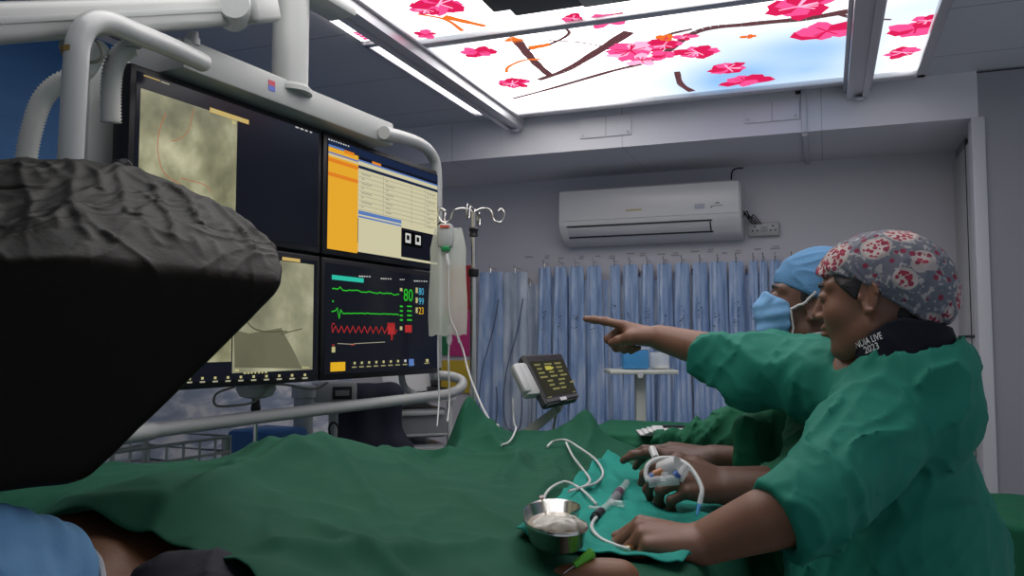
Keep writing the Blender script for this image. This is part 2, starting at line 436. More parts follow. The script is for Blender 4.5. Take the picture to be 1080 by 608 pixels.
LBM = [E_sky, emis('print_bark', (0.04, 0.016, 0.018), pk), emis('print_crimson', (0.23, 0.005, 0.032), pk), emis('print_pink', (0.31, 0.03, 0.10), pk),
       emis('print_pale_pink', (0.38, 0.16, 0.24), pk), emis('print_orange', (0.28, 0.06, 0.008), pk)]
lb = thing('ceiling_light_panel', 'large backlit ceiling panel printed with pink blossom on branches', 'light panel', ((LB[0]+LB[1])/2, 2.3, CZ))
m = MB()
m.poly([(LB[0], LB[2], CZ), (LB[0], LB[3], CZ), (LB[1], LB[3], CZ), (LB[1], LB[2], CZ)], 0)
zc = [CZ-0.0015]
def cl(p): return np.array([min(max(p[0], LB[0]+.004), LB[1]-.004), min(max(p[1], LB[2]), LB[3]-.004), p[2]])
def branch(pts, w0, w1, mi=1):
    q = catmull([onz(*p, CZ) for p in pts], 7); zc[0] -= 0.0001
    for i in range(len(q)-1):
        a, b = q[i], q[i+1]; t = nrm(b-a); n = np.array([-t[1], t[0], 0])
        wa, wb = [w0+(w1-w0)*(k/(len(q)-1)) for k in (i, i+1)]
        wa *= 1+0.08*math.sin(i*1.1); wb *= 1+0.08*math.sin((i+1)*1.1)
        m.poly([cl([*(v[:2]), zc[0]]) for v in (a+n*wa, b+n*wb, b-n*wb, a-n*wa)], mi)
def petals(px, py, r, mi, n=6, seed=0, squash=1.0, inner=None, turn=0):
    c = onz(px, py, CZ); R = random.Random(seed+int(px)*31)
    zc[0] -= 0.0001
    for k in range(n):
        a = turn+2*math.pi*k/n+R.uniform(-.3, .3); L = r*R.uniform(.7, 1.15); w = r*R.uniform(.28, .45)
        d = np.array([math.cos(a)*squash, math.sin(a), 0]); s = np.array([-d[1], d[0], 0])
        pts = [c, c+d*L*.35+s*w, c+d*L*.8+s*w*R.uniform(.6, 1.1), c+d*L*1.02+s*w*.2, c+d*L*.93-s*w*.15, c+d*L*.8-s*w*R.uniform(.6, 1.1), c+d*L*.35-s*w]
        zc[0] -= 0.00004
        m.poly([cl([p[0], p[1], zc[0]]) for p in pts], mi if (k % 3 or inner is None) else inner)
    zc[0] -= 0.0001
    for k in range(7):
        a = R.uniform(0, 6.28); d = np.array([math.cos(a), math.sin(a), 0]); s = np.array([-d[1], d[0], 0])*r*.035
        m.poly([cl([p[0], p[1], zc[0]]) for p in (c+s, c+d*r*.55+s, c+d*r*.55-s, c-s)], 2 if mi != 2 else 4)
branch([(568, 84), (598, 73), (630, 54), (664, 33)], .014, .026)
branch([(545, 42), (556, 56), (568, 69), (581, 80)], .020, .016)
branch([(540, 104), (585, 92), (640, 76), (690, 62), (735, 33), (790, 25), (850, 19), (902, 10)], .010, .022)
branch([(632, 51), (660, 47), (690, 44), (705, 36), (730, 30)], .022, .008)
branch([(556, 52), (580, 46), (600, 35), (592, 26)], .010, .006)
branch([(578, 42), (610, 44), (640, 49)], .006, .005)
branch([(468, 17), (490, 22), (512, 27)], .018, .010, 5)
branch([(440, 14), (470, 20), (488, 32)], .006, .008, 5)
branch([(714, 75), (718, 88), (730, 96)], .012, .016)
branch([(880, 12), (900, 18), (940, 20)], .012, .006)
branch([(534, 76), (536, 70), (552, 63), (570, 62)], .007, .010, 5)
branch([(535, 40), (545, 42), (549, 40)], .030, .018, 5)
branch([(558, 50), (570, 48), (580, 46)], .022, .014, 5)
for a in ((463, 3, .085, 2, 9, .8, 3), (448, 9, .05, 2, 6, 1, 3), (505, 54, .055, 3, 7, 1.2, 2), (540, 87, .065, 2, 9, 1, 3), (665, 52, .095, 3, 7, .9, 4), (676, 62, .06, 4, 5, 1, 3),
          (700, 46, .06, 2, 6, 1, 3), (703, 38, .035, 5, 5, 1, 5), (735, 53, .07, 2, 8, 1.2, 3), (722, 37, .03, 2, 5, 1.4, 3), (768, 70, .075, 2, 8, .9, 3), (786, 83, .075, 3, 7, 1.3, 2), (700, 56, .05, 3, 6, 1, 2),
          (842, 4, .095, 2, 9, 1.1, 3), (872, 30, .085, 3, 7, 1.5, 2), (640, 18, .06, 3, 6, 1.3, 2), (604, 16, .04, 2, 6, 1, 3), (966, 27, .075, 3, 7, 1.1, 2), (952, 52, .065, 2, 7, .9, 3), (978, 18, .05, 2, 5, 1, 3),
          (448, 33, .04, 3, 5, 1, 2), (790, 35, .02, 5, 4, 1.6, 5)):
    petals(a[0], a[1], a[2]*1.22, a[3], a[4], 1, a[5], a[6])
for k in range(46):     # the part of the picture towards the camera, above the frame
    px, py = rnd.uniform(380, 1000), rnd.uniform(-900, -8)
    q = onz(px, py, CZ)
    if LB[0]+.1 < q[0] < LB[1]-.1 and LB[2]+.1 < q[1] < 2.6: petals(px, py, rnd.uniform(.04, .09), rnd.choice((2, 3, 4)), 7, k, 1, 3)
m.build('printed_diffuser', LBM, lb, recalc=False)
m = MB()
def ybar(y, z, w=.035, t=.02): m.box(((LB[0]+LB[1])/2, y, z), (LB[1]-LB[0], w, t), bev=.004)
ybar(2.74, CZ-.012, .045, .022); ybar(1.9, CZ-.012, .045, .022)
m.build('cross_bar', M_alu, lb)
# white strip light left of the rail
sl = thing('strip_light', 'long white strip light let into the ceiling left of the rail', 'light', (-1.54, 3.2, CZ))
m = MB(); m.box((-1.545, 3.21, CZ+.004), (.085, 1.0, .02), bev=.004, mi=0); m.build('diffuser', emis('strip_glow', (1, .98, .99), STRIP_STRENGTH), sl)
m = MB()
for x in (-1.60, -1.49): m.box((x, 3.21, CZ-.002), (.018, 1.08, .022), bev=.003)
for y in (2.69, 3.74): m.box((-1.545, y, CZ-.002), (.12, .03, .022), bev=.003)
m.build('frame', M_alu, sl)
sl = thing('light_panel', 'small backlit blossom panel beyond the rail, before the strip light', 'light panel', (-1.545, 2.45, CZ))
m = MB(); m.poly([(-1.60, 2.25, CZ-.002), (-1.60, 2.66, CZ-.002), (-1.49, 2.66, CZ-.002), (-1.49, 2.25, CZ-.002)], 0)
zc[0] = CZ-.004
for px, py, r in ((388, 38, .035), (380, 34, .03)): 
    c = onz(px, py, CZ)
    for k in range(5):
        a = k*1.26; d = np.array([math.cos(a), math.sin(a), 0])*r; s = np.array([-d[1], d[0], 0])*.4
        m.poly([(min(max(q[0], -1.595), -1.495), min(q[1], 2.655), zc[0]-k*.0001) for q in (c, c+d*.6+s, c+d, c+d*.6-s)], 1)
m.build('diffuser', [emis('panel_glow', (1, .93, .93), LIGHTBOX_STRENGTH), LBM[3]], sl, recalc=False)

# ------------------------------------------------------------------ ceiling rails and gantry
def rail(name, label, x, w, y0, y1, z0, z1):
    t = thing(name, label, 'rail', (x, (y0+y1)/2, z1), 'ceiling suspension rails')
    m = MB(); h = z1-z0; W = w/2
    prof = [(-W, h), (-W, 0), (-W*.45, 0), (-W*.45, .012), (W*.45, .012), (W*.45, 0), (W, 0), (W, h)]
    m.prism([(x+a, y0, z0+b) for a, b in prof], (0, y1-y0, 0)); m.build('track', M_alu, t)
    m = MB(); m.box((x, y1+.004, (z0+z1)/2), (w*.96, .012, h*.94), bev=.003); m.box((x+.01, y1-.02, z0-.004), (w*.35, .035, .014), bev=.003); m.build('end_cap', M_alu, t)
    m = MB()
    for s in (-1, 1): m.box((x+s*(W+.008), (y0+y1)/2, z1-.008), (.016, y1-y0, .012), bev=.003)
    m.build('side_flange', M_alu, t); return t
rail('ceiling_rail', 'long metal ceiling rail running beside the strip light', -1.435, .085, .9, 3.86, 2.435, 2.485)
rail('ceiling_rail', 'metal ceiling rail crossing the blossom panel above the pointing person', .150, .085, .9, 3.89, 2.435, 2.485)
t = thing('ceiling_carriage', 'dark carriage bridge hung across the blossom panel at the top', 'carriage', (-.9, 2.50, 2.42))
m = MB(); m.box((-.72, 2.40, 2.455), (.40, .16, .05), bev=.008); m.build('carriage_body', mat('dark_grey_metal', (.10, .10, .11), .5, .3), t)
m = MB(); m.box((-.95, 2.38, 2.465), (.07, .14, .05), bev=.008); m.build('carriage_block', MT['dark_grey_metal'], t)
m = MB(); m.box((-.60, 2.40, 2.424), (.17, .12, .012), bev=.004); m.build('cover', M_white, t)

# ------------------------------------------------------------------ soffit fittings
def cover_plate(label, x0, x1, z0, z1):
    t = thing('cover_plate', label, 'cover plate', ((x0+x1)/2, YS, (z0+z1)/2), 'cover plates on the soffit')
    m = MB(); m.box(((x0+x1)/2, YS-.004, (z0+z1)/2), (x1-x0, .008, z1-z0), bev=.003); m.build('plate', M_soff, t)
    for x in (x0+.018, x1-.018):
        m = MB(); m.lathe((x, YS-.007, z0+.016), [(.007, 0), (.007, .004), (.004, .006)], (0, -1, 0), 12); m.build('screw', M_trim, t)
a, b = ony(612, 147, YS), ony(666, 120, YS); cover_plate('blank cover plate on the soffit beside the end of the long rail', a[0], b[0], a[2], b[2]-.004)
a, b = ony(785, 131, YS), ony(843, 104, YS); cover_plate('blank cover plate on the soffit next to the vertical cable duct', a[0], b[0], a[2], b[2]-.004)
t = thing('cable_duct', 'slim white cable duct running down the soffit and back', 'duct', (ony(848, 120, YS)[0], YS, 2.4))
x = ony(848, 120, YS)[0]
m = MB(); m.box((x, YS-.008, 2.402), (.022, .016, .19), bev=.002); m.box((x, (YS+YB)/2, SZ-.008), (.022, YB-YS, .016), bev=.002); m.build('duct_run', M_trim, t)
m = MB(); m.box((x-.012, YS-.006, 2.492), (.045, .014, .014), bev=.002); m.build('duct_end', M_dark, t)

# ------------------------------------------------------------------ air conditioner
x0, x1 = -1.362, -.392; xc = (x0+x1)/2; yb = YB
t = thing('air_conditioner', 'white split air conditioner mounted high on the back wall', 'air conditioner', (xc, yb, 1.91))
prof = [(0, 2.200), (-.165, 2.200), (-.195, 2.188), (-.205, 2.03), (-.190, 1.995), (-.150, 1.955), (-.10, 1.918), (0, 1.912)]
m = MB(); m.prism([(x0, yb+a, b) for a, b in prof], (x1-x0, 0, 0)); bmesh.ops.bevel(m.bm, geom=list(m.bm.edges), offset=.006, segments=2, affect='EDGES')
m.build('body', mat('ac_plastic', (.74, .73, .73), .35), t)
m = MB(); m.box((xc, yb-.2025, 2.115), (x1-x0-.012, .012, .165), bev=.005); m.build('front_panel', mat('ac_panel', (.78, .77, .77), .25), t)
m = MB(); m.box((xc, yb-.10, 2.2035), (x1-x0-.06, .17, .006), bev=.002); m.build('top_grille', M_trim, t)
m = MB(); R = frame((1, 0, 0), z=(0, -.75, -.65)); m.box((xc-.05, yb-.168, 1.975), (x1-x0-.20, .055, .006), R, bev=.003); m.build('louvre', mat('ac_louvre', (.66, .66, .67), .35), t)
m = MB(); m.box((xc-.05, yb-.192, 2.003), (x1-x0-.19, .012, .008), bev=.002)
m.box((xc-.05, yb-.145, 1.949), (x1-x0-.19, .012, .007), bev=.002)
m.box((x1-.155, yb-.170, 1.976), (.006, .055, .010), R)
m.build('louvre_gap', M_dark, t)
m = MB(); m.box((xc-.065, yb-.2095, 2.075), (.085, .002, .009)); m.build('badge', mat('dull_gold', (.42, .36, .18), .4, .3), t)
m = MB(); m.box((x1-.205, yb-.2095, 2.075), (.05, .002, .024)); m.build('display', mat('display_grey', (.33, .35, .42), .2), t)
m = MB(); m.box((x1-.115, yb-.2095, 2.088), (.022, .002, .006)); m.box((x1-.115, yb-.2095, 2.074), (.055, .002, .003)); m.box((x1-.145, yb-.2095, 2.068), (.008, .002, .008)); m.build('printed_mark', mat('print_grey', (.2, .2, .22), .5), t)
m = MB(); zt = ony(772, 176, YB)[2]; xq = ony(772, 190, YB)[0]
m.tube([(xq, YB-.008, 2.20), (xq-.002, YB-.008, 2.26), (xq+.012, YB-.008, 2.295), (xq+.06, YB-.008, 2.30)], .004, 6, smooth=5)
tag(m.build('cable', M_dark), 'thin dark cable rising from the top of the air conditioner', 'cable')
a, b = ony(790, 249, YB), ony(822, 236, YB)
t = thing('power_socket', 'white twin power socket on the back wall right of the air conditioner', 'socket', ((a[0]+b[0])/2, YB, (a[2]+b[2])/2))
m = MB(); m.box(((a[0]+b[0])/2, YB-.018, (a[2]+b[2])/2), (b[0]-a[0], .036, b[2]-a[2]+.012), bev=.004); m.build('socket_box', M_white2, t)
m = MB(); w = (b[0]-a[0]); zc_ = (a[2]+b[2])/2
for s in (-.28, .30):
    for dx, dz in ((0, .014), (-.012, -.008), (.012, -.008)): m.lathe(((a[0]+b[0])/2+s*w+dx, YB-.0365, zc_+dz), [(.0045, 0), (.0045, .002)], (0, -1, 0), 10)
m.build('socket_hole', M_dark, t)
for s in (-.06, .07):
    m = MB(); m.box(((a[0]+b[0])/2+s*w, YB-.038, zc_), (.018, .008, .028), bev=.002); m.build('switch', M_white, t)
m = MB()
for k in range(4):
    q = a+np.array([-.01+.01*k, -.02-.005*k, .05]); e = np.array([(a[0]+.05), YB-.04, zc_+.022])
    m.tube([(x1-.002, YB-.05, 2.03+.012*k), (x1+.02+.006*k, YB-.06-.006*k, 2.06-.02*k), (x1+.03+.006*k, YB-.05, 2.01+.01*k), e+np.array([.012*k-.02, 0, .004])], .003, 6, smooth=5)
tag(m.build('tangled_wires', M_dark), 'tangle of dark wires between the air conditioner and the socket', 'wires')
# ------------------------------------------------------------------ mural on the left wall
def mural_material():
    m = bpy.data.materials.new('sky_and_sea_print'); m.use_nodes = True; nt = m.node_tree; b = nt.nodes['Principled BSDF']; b.inputs['Roughness'].default_value = .5
    tc = nt.nodes.new('ShaderNodeTexCoord'); sp = nt.nodes.new('ShaderNodeSeparateXYZ'); nt.links.new(tc.outputs['Object'], sp.inputs[0])
    mp = nt.nodes.new('ShaderNodeMapping'); mp.inputs['Scale'].default_value = (1, 2.2, 7); nt.links.new(tc.outputs['Object'], mp.inputs[0])
    n = nt.nodes.new('ShaderNodeTexNoise'); n.inputs['Scale'].default_value = 2.6; n.inputs['Detail'].default_value = 7; n.inputs['Distortion'].default_value = .6; nt.links.new(mp.outputs[0], n.inputs['Vector'])
    sea = nt.nodes.new('ShaderNodeValToRGB'); e = sea.color_ramp.elements; e[0].position = .38; e[0].color = (.40, .47, .60, 1); e[1].position = .60; e[1].color = (.90, .91, .93, 1)
    q = e.new(.5); q.color = (.62, .67, .76, 1); nt.links.new(n.outputs['Fac'], sea.inputs[0])
    sky = nt.nodes.new('ShaderNodeValToRGB'); e = sky.color_ramp.elements; e[0].position = .3; e[0].color = (.02, .13, .34, 1); e[1].position = .8; e[1].color = (.03, .17, .42, 1); nt.links.new(n.outputs['Fac'], sky.inputs[0])
    lt = nt.nodes.new('ShaderNodeMath'); lt.operation = 'GREATER_THAN'; lt.inputs[1].default_value = 1.35; nt.links.new(sp.outputs[2], lt.inputs[0])
    mx = nt.nodes.new('ShaderNodeMix'); mx.data_type = 'RGBA'; nt.links.new(lt.outputs[0], mx.inputs[0]); nt.links.new(sea.outputs[0], mx.inputs[6]); nt.links.new(sky.outputs[0], mx.inputs[7])
    nt.links.new(mx.outputs[2], b.inputs['Base Color']); return m
m = MB(); m.box((XL+.006, 2.3, 1.43), (.012, 3.4, 2.08))
tag(m.build('wall_mural', mural_material()), 'wide printed wall mural of blue sky over a rippled sea behind the screens', 'mural')

# ------------------------------------------------------------------ catheter pouches hanging on the back wall
M_pch = ramp_mat('blue_pouch_film', 5, [(0.30, (.19, .30, .52)), (0.5, (.34, .47, .70)), (0.72, (.62, .71, .83))], stretch=(5, 1, .9), rough=.3, bump=.25, detail=5)
M_pch2 = ramp_mat('pale_pouch_film', 6, [(0.30, (.28, .35, .47)), (0.5, (.44, .52, .63)), (0.72, (.66, .72, .78))], stretch=(4, 1, .9), rough=.28, bump=.25, detail=5)
M_lab = mat('pouch_print', (.10, .13, .22), .6)
ORD = 'first second third fourth fifth sixth seventh eighth ninth tenth eleventh twelfth thirteenth fourteenth fifteenth sixteenth seventeenth eighteenth nineteenth twentieth'.split()
def pouch_mesh(x0, x1, zt, zb, y, flare, seed, nf):
    R = random.Random(seed); nx, nz = 18, 26; V, Q = [], []; xc = (x0+x1)/2; w = x1-x0; ph = R.uniform(0, 6)
    for side in (0, 1):
        for j in range(nz+1):
            t = j/nz; z = zt+(zb-zt)*t; ww = w*(1+flare*min(1, t*1.4)); sw = .012*math.sin(3*t+ph)*t
            for i in range(nx+1):
                s = i/nx-.5; pil = .010*(1-(2*s)**4)*min(1, t*6+.15)
                fold = (.012*math.sin(2*math.pi*nf*s+ph+1.2*t)+.005*math.sin(5*math.pi*nf*s+2*ph-2*t))*min(1, .25+t*2)
                V.append((xc+s*ww+sw, y+fold+(-pil if side == 0 else .004), z+.006*math.cos(math.pi*s)*(j == 0)))
    n = (nx+1)*(nz+1)
    for j in range(nz):
        for i in range(nx):
            a = j*(nx+1)+i; Q.append((a, a+1, a+nx+2, a+nx+1)); Q.append((n+a+nx+1, n+a+nx+2, n+a+1, n+a))
    for j in range(nz):
        for c in (0, nx):
            a = j*(nx+1)+c; Q.append((a, n+a, n+a+nx+1, a+nx+1))
    for i in range(nx):
        a = i; Q.append((a, a+1, n+a+1, n+a)); a = nz*(nx+1)+i; Q.append((a, a+1, n+a+1, n+a))
    return V, Q
def pouch(name, label, x0, x1, zt, zb, y, flare, seed, nf, mt, group, marks=True, hook=True):
    t = thing(name, label, 'pouch', ((x0+x1)/2, y, zb), group)
    V, Q = pouch_mesh(x0, x1, zt, zb, y, flare, seed, nf); m = MB(); m.mesh(V, Q)
    m.build('pouch_body', mt, t, sharp=60)
    xc = (x0+x1)/2; R = random.Random(seed)
    if hook:
        m = MB(); m.tube([(xc, YB, zt+.028), (xc, y-.010, zt+.026), (xc, y-.026, zt+.030), (xc, y-.030, zt+.042)], .0028, 6, smooth=3)
        m.tube([(xc, y-.004, zt+.026), (xc, y-.006, zt-.004)], .004, 6)
        m.build('hook', M_steel, t)
    if marks:
        m = MB(); zb_ = zt-.29+R.uniform(-.04, .03)
        for k in range(9):
            a, b = xc+R.uniform(-.22, .22)*(x1-x0), zb_+R.uniform(-.055, .055); s = R.uniform(.003, .007)
            m.box((a, y-.030, b), (s*1.6, .002, s))
        m.build('printed_mark', M_lab, t)
    return t
PX = [(568, 581), (584, 598), (600, 615), (619, 634), (643, 654), (657, 672), (677, 689), (693, 708), (712, 727), (731, 746), (748, 766), (769, 784), (790, 799), (801, 809), (811, 824), (828, 842), (846, 858)]
for i, (a, b) in enumerate(PX):
    yt = 283-8*(a-568)/255; y = YB-.075
    p0, p1 = ony(a, yt, y), ony(b, yt, y)
    pouch('catheter_pouch', f'narrow blue catheter pouch hooked on the wall, {ORD[i]} of its row from the drip stand', p0[0], p1[0], p0[2], .62, y, .28, 11+i, 1.5 if b-a < 12 else 2.2, M_pch, 'blue catheter pouches on the wall hooks')
# wider paler pouches hanging one layer behind
for i, (a, b) in enumerate([(545, 575), (578, 612), (612, 642), (632, 660), (660, 690), (688, 716), (716, 744), (744, 772), (772, 803), (800, 830)]):
    y = YB-.035; yt = 292-8*(a-568)/255+(9, 2, 6, 12, 3, 8, 2, 9, 4, 7)[i]
    p0, p1 = ony(a, yt, y), ony(b, yt, y)
    pouch('catheter_pouch', f'paler wide pouch behind the narrow blue row on the wall, {ORD[i]} from the drip stand', p0[0], p1[0], p0[2], .60, y, .12, 51+i, 2.6, M_pch2 if i % 3 == 0 else M_pch, 'pale pouches behind the narrow ones', marks=False, hook=True)
# clear pouches with coiled wires, beside the drip stand
for i, (a, b, lab) in enumerate(((506, 530, 'clear blue pouch holding a long guide wire, right beside the drip stand'), (531, 556, 'pale clear pouch holding a long guide wire, second from the drip stand'))):
    y = YB-.09; p0, p1 = ony(a, 288, y), ony(b, 288, y)
    t = pouch('guide_wire_pouch', lab, p0[0], p1[0], p0[2], .62, y, .10, 80+i, 1.2, M_pch2 if i else M_pch, 'clear pouches with guide wires', marks=False)
    xc = (p0[0]+p1[0])/2; m = MB(); pts = []
    pts = [(xc+.06, y-.035, 1.62), (xc+.03, y-.04, 1.45), (xc-.04, y-.04, 1.2), (xc-.055, y-.04, 1.0), (xc-.03, y-.04, .89), (xc+.035, y-.04, .89), (xc+.055, y-.04, 1.0), (xc+.05, y-.04, 1.12)]
    m.tube(pts, .0035, 6, smooth=6); m.build('guide_wire', M_lab, t)
m = MB(); n_ = 0
for i in range(16):
    px = 560+i*17+rnd.uniform(-3, 3); q = ony(px, 275-8*(px-568)/255-rnd.uniform(0, 5), YB-.003)
    m.box((q[0], YB-.002, q[2]), (rnd.uniform(.025, .05), .003, .007))
    if i % 2: m.box((q[0]+.004, YB-.002, q[2]+.012), (.03, .003, .005))
tag(m.build('hook_label', mat('label_grey', (.33, .32, .34), .6)), 'row of small grey size labels above the pouch hooks on the wall', 'labels', kind='stuff')

# ------------------------------------------------------------------ coloured waste chart on the back wall
pc = thing('waste_chart', 'narrow wall chart of red, green, pink and yellow blocks behind the drip bag', 'chart', ony(480, 415, YB-.01))
def wq(a, b, c, d, y): p, q = ony(a, b, y), ony(c, d, y); return ((p[0]+q[0])/2, y, (p[2]+q[2])/2), (abs(q[0]-p[0]), .008, abs(p[2]-q[2]))
for nm, r, c in (('red_block', (470, 281, 498, 328), (.55, .02, .03)), ('green_block', (440, 330, 473, 375), (.02, .20, .07)), ('pink_block', (474, 329, 498, 376), (.62, .04, .22)), ('yellow_block', (440, 380, 498, 415), (.60, .42, .03))):
    m = MB(); cc, ss = wq(*r, YB-.012); m.box(cc, ss, bev=.002); m.build(nm, mat(nm, c, .45, noise=(8, .08)), pc)

# ------------------------------------------------------------------ the bank of four screens
MO = P(138, 65, 1.89); MU = nrm((0.0885, 0.996, 0.0)); MZ = np.array([0, 0, 1.0]); MN = nrm(np.cross(MU, MZ)); MW, MHH = 1.372, .75
if MN[0] < 0: MN = -MN
MR = np.column_stack([MU, MN, MZ])
def mpl(px, py, off=0.0):
    o = MO+MN*off; v = ray(px, py); t = ((o-CO) @ MN)/(v @ MN); return CO+v*t
def muv(px, py): q = mpl(px, py)-MO; return q @ MU, -q[2]
def mp3(u, v, n=0.0): return MO+MU*u-MZ*v+MN*n
def mbox(m, u0, u1, v0, v1, n0, n1, mi=0, bev=0): m.box(mp3((u0+u1)/2, (v0+v1)/2, (n0+n1)/2), (u1-u0, n1-n0, v1-v0), MR, mi, bev)
S_ = SCREEN_STRENGTH
E_navy = mat('screen_navy', (.005, .006, .009), .16, emit=S_, ecol=(.0035, .004, .0075), spec=.22)
E_xr = ramp_mat('xray_glow', 8.5, [(.30, (.085, .085, .045)), (.5, (.22, .215, .12)), (.70, (.48, .46, .30))], emission=S_*1.08, detail=8)
E_xr2 = ramp_mat('xray_glow_soft', 7.5, [(.30, (.12, .12, .075)), (.5, (.24, .235, .15)), (.70, (.42, .41, .27))], emission=S_*1.08, detail=8)
E_xr3 = ramp_mat('xray_glow_dark', 4.5, [(.30, (.10, .10, .06)), (.6, (.155, .15, .09))], emission=S_*.85, detail=5)
E = dict(orange=emis('ui_orange', (.80, .40, .03), S_), paleo=emis('ui_gold', (.60, .42, .14), S_), cream=emis('ui_cream', (.62, .58, .38), S_), creamd=emis('ui_cream_line', (.38, .36, .26), S_), blue=emis('ui_blue', (.10, .20, .50), S_), dblue=emis('ui_dark_blue', (.012, .022, .06), S_),
         white=emis('ui_white', (.6, .6, .58), S_), dark=emis('ui_dark', (.008, .009, .016), S_), black=emis('ui_black', (.002, .002, .002), S_), teal=emis('ui_teal', (.03, .52, .38), S_), green=emis('ui_green', (.03, .50, .03), S_), red=emis('ui_red', (.42, .03, .03), S_), cyan=emis('ui_cyan', (.08, .42, .62), S_), yellow=emis('ui_yellow', (.75, .42, .02), S_),
         khaki=emis('ui_khaki', (.50, .46, .22), S_), vred=emis('vessel_red', (.42, .17, .09), S_), vdark=emis('vessel_dark', (.09, .085, .05), S_), redo=emis('ui_red_orange', (.75, .22, .02), S_))
EK = list(E); EL = [M_black]+[E[k] for k in EK]; EI = {k: i+1 for i, k in enumerate(EK)}
def screen_thing(label, u0, u1, v0, v1):
    t = thing('monitor', label, 'monitor', mp3((u0+u1)/2, v1, -.03), 'four screens of the ceiling bank')
    m = MB(); mbox(m, u0, u1, v0, v1, -.055, 0, 0, .006); mbox(m, u0+.06, u1-.06, v0+.04, v1-.04, -.075, -.05, 0, .008); m.build('housing', M_black, t)
    m = MB(); mbox(m, u0+.016, u1-.016, v0+.016, v1-.018, -.004, .0012); m.build('screen', E_navy, t); return t
um, vm, g = .684, .377, .004
scr = [screen_thing('upper screen above the black drape showing one grey x-ray beside a blank dark area', 0, um-g, 0, vm-g), screen_thing('upper screen with orange and cream tables on it', um+g, MW, 0, vm-g),
       screen_thing('lower screen partly behind the black drape, showing a grey x-ray', 0, um-g, vm+g, MHH), screen_thing('lower screen with green and red heart traces and numbers', um+g, MW, vm+g, MHH)]
class UI:
    def __init__(s): s.m = MB(); s.n = .002
    def rect(s, k, x0, y0, x1, y1):
        (u0, v0), (u1, v1) = muv(x0, y0), muv(x1, y1); s.uv(k, u0, v0, u1, v1)
    def uv(s, k, u0, v0, u1, v1):
        s.n += .00004; mi = EI[k] if isinstance(k, str) else k
        s.m.poly([mp3(u0, v0, s.n), mp3(u1, v0, s.n), mp3(u1, v1, s.n), mp3(u0, v1, s.n)], mi)
    def line(s, k, pts, w, uv=False, sm=0):
        s.n += .00004; q = [np.array(p if uv else muv(*p)) for p in pts]
        if sm: q = [np.array(x) for x in catmull(q, sm)]
        for i in range(len(q)-1):
            d = q[i+1]-q[i]; L = np.linalg.norm(d)
            if L < 1e-6: continue
            d = d/L; nn = np.array([-d[1], d[0]])*w/2; a, b = q[i]-d*w*.3, q[i+1]+d*w*.3
            s.m.poly([mp3(*(a+nn), s.n), mp3(*(b+nn), s.n), mp3(*(b-nn), s.n), mp3(*(a-nn), s.n)], EI[k])
    def text(s, k, st, px, py, size):
        u, v = muv(px, py); s.n += .00004; n = s.n
        s.m.text(st, size, lambda x, y: mp3(u+x, v-y, n), EI[k])
    def dashes(s, k, x0, y0, x1, y1, n, hgt, fill=.6, seed=0):
        R = random.Random(seed); (u0, v0), (u1, v1) = muv(x0, y0), muv(x1, y1)
        for i in range(n):
            a = u0+(u1-u0)*i/n; v = v0+(v1-v0)*i/n; w = (u1-u0)/n*fill*R.uniform(.6, 1.2); s.uv(k, a, v-hgt/2, a+w, v+hgt/2)
    def build(s, name, mats, parent): return s.m.build(name, mats, parent, recalc=False)
# upper left
u = UI(); u0, v0 = muv(148, 93); u1, v1 = muv(250, 124); v1 = vm-.03
mm = MB(); mm.poly([mp3(u0, v0, .0016), mp3(u1, v0, .0016), mp3(u1, v1, .0016), mp3(u0, v1, .0016)]); mm.build('xray_picture', E_xr, scr[0], recalc=False)
u.line('vred', [(174, 120), (167, 140), (166, 160), (172, 182), (190, 195)], .0025, sm=5); u.line('vred', [(204, 115), (198, 138), (188, 147), (180, 149)], .002, sm=5)
u.line('vred', [(190, 188), (215, 195), (222, 203)], .0022, sm=4)
u.rect('paleo', 151, 79, 168, 86); u.rect('creamd', 169, 85.5, 178, 90); u.uv('paleo', .235, .045, .372, .057)
for k in range(3): u.uv('khaki', .24+.04*k, .049, .268+.04*k, .053)
u.dashes('white', 311, 134, 331, 141, 4, .004, .6); u.rect('khaki', 244, 127, 248, 132)
u.build('screen_marks', EL, scr[0])
# upper right
u = UI(); a0 = um+g+.020; a1 = MW-.022; w = a1-a0; hh_ = vm-.042; b0 = .020
def R_(k, x0, y0, x1, y1): u.uv(k, a0+w*x0, b0+hh_*y0, a0+w*x1, b0+hh_*y1)
R_('dark', 0, 0, 1, 1); R_('dblue', 0, 0, 1, .07); R_('orange', 0, .07, .235, 1); R_('cream', .235, .10, 1, .66)
R_('blue', 0, .05, .12, .068); R_('redo', 0, .17, .235, .205); R_('redo', 0, .30, .235, .335); R_('cream', .0, .135, .235, .15); R_('blue', 0, .115, .235, .13)
R_('redo', .12, .055, .20, .085); R_('redo', .35, .075, .43, .105); R_('blue', .235, .10, 1, .116); R_('dblue', .235, .155, 1, .185)
for k in range(9): R_('creamd', .24, .215+.045*k, .99, .221+.045*k)
for k in (.45, .72, .86): R_('creamd', k, .19, k+.004, .62)
for k in range(9):
    for x in (.26, .47, .88): R_('creamd', x, .228+.045*k, x+.09*(.6+.4*math.sin(k*3+x*9)), .24+.045*k)
R_('cream', .235, .62, .63, .985); R_('blue', .235, .59, .62, .625); R_('blue', .235, .64, .62, .655); R_('dark', .62, .66, 1, .97); R_('cream', .62, .64, 1, .665); R_('cream', .62, .965, 1, .99)
R_('black', .64, .69, .83, .84); R_('orange', 0, .90, .235, .985)
for x in (.66, .76):
    R_('white', x, .71, x+.055, .81); R_('black', x+.012, .73, x+.040, .78)
u.dashes('white', 345, 147, 368, 155, 9, .004, .6); u.build('screen_marks', EL, scr[1])
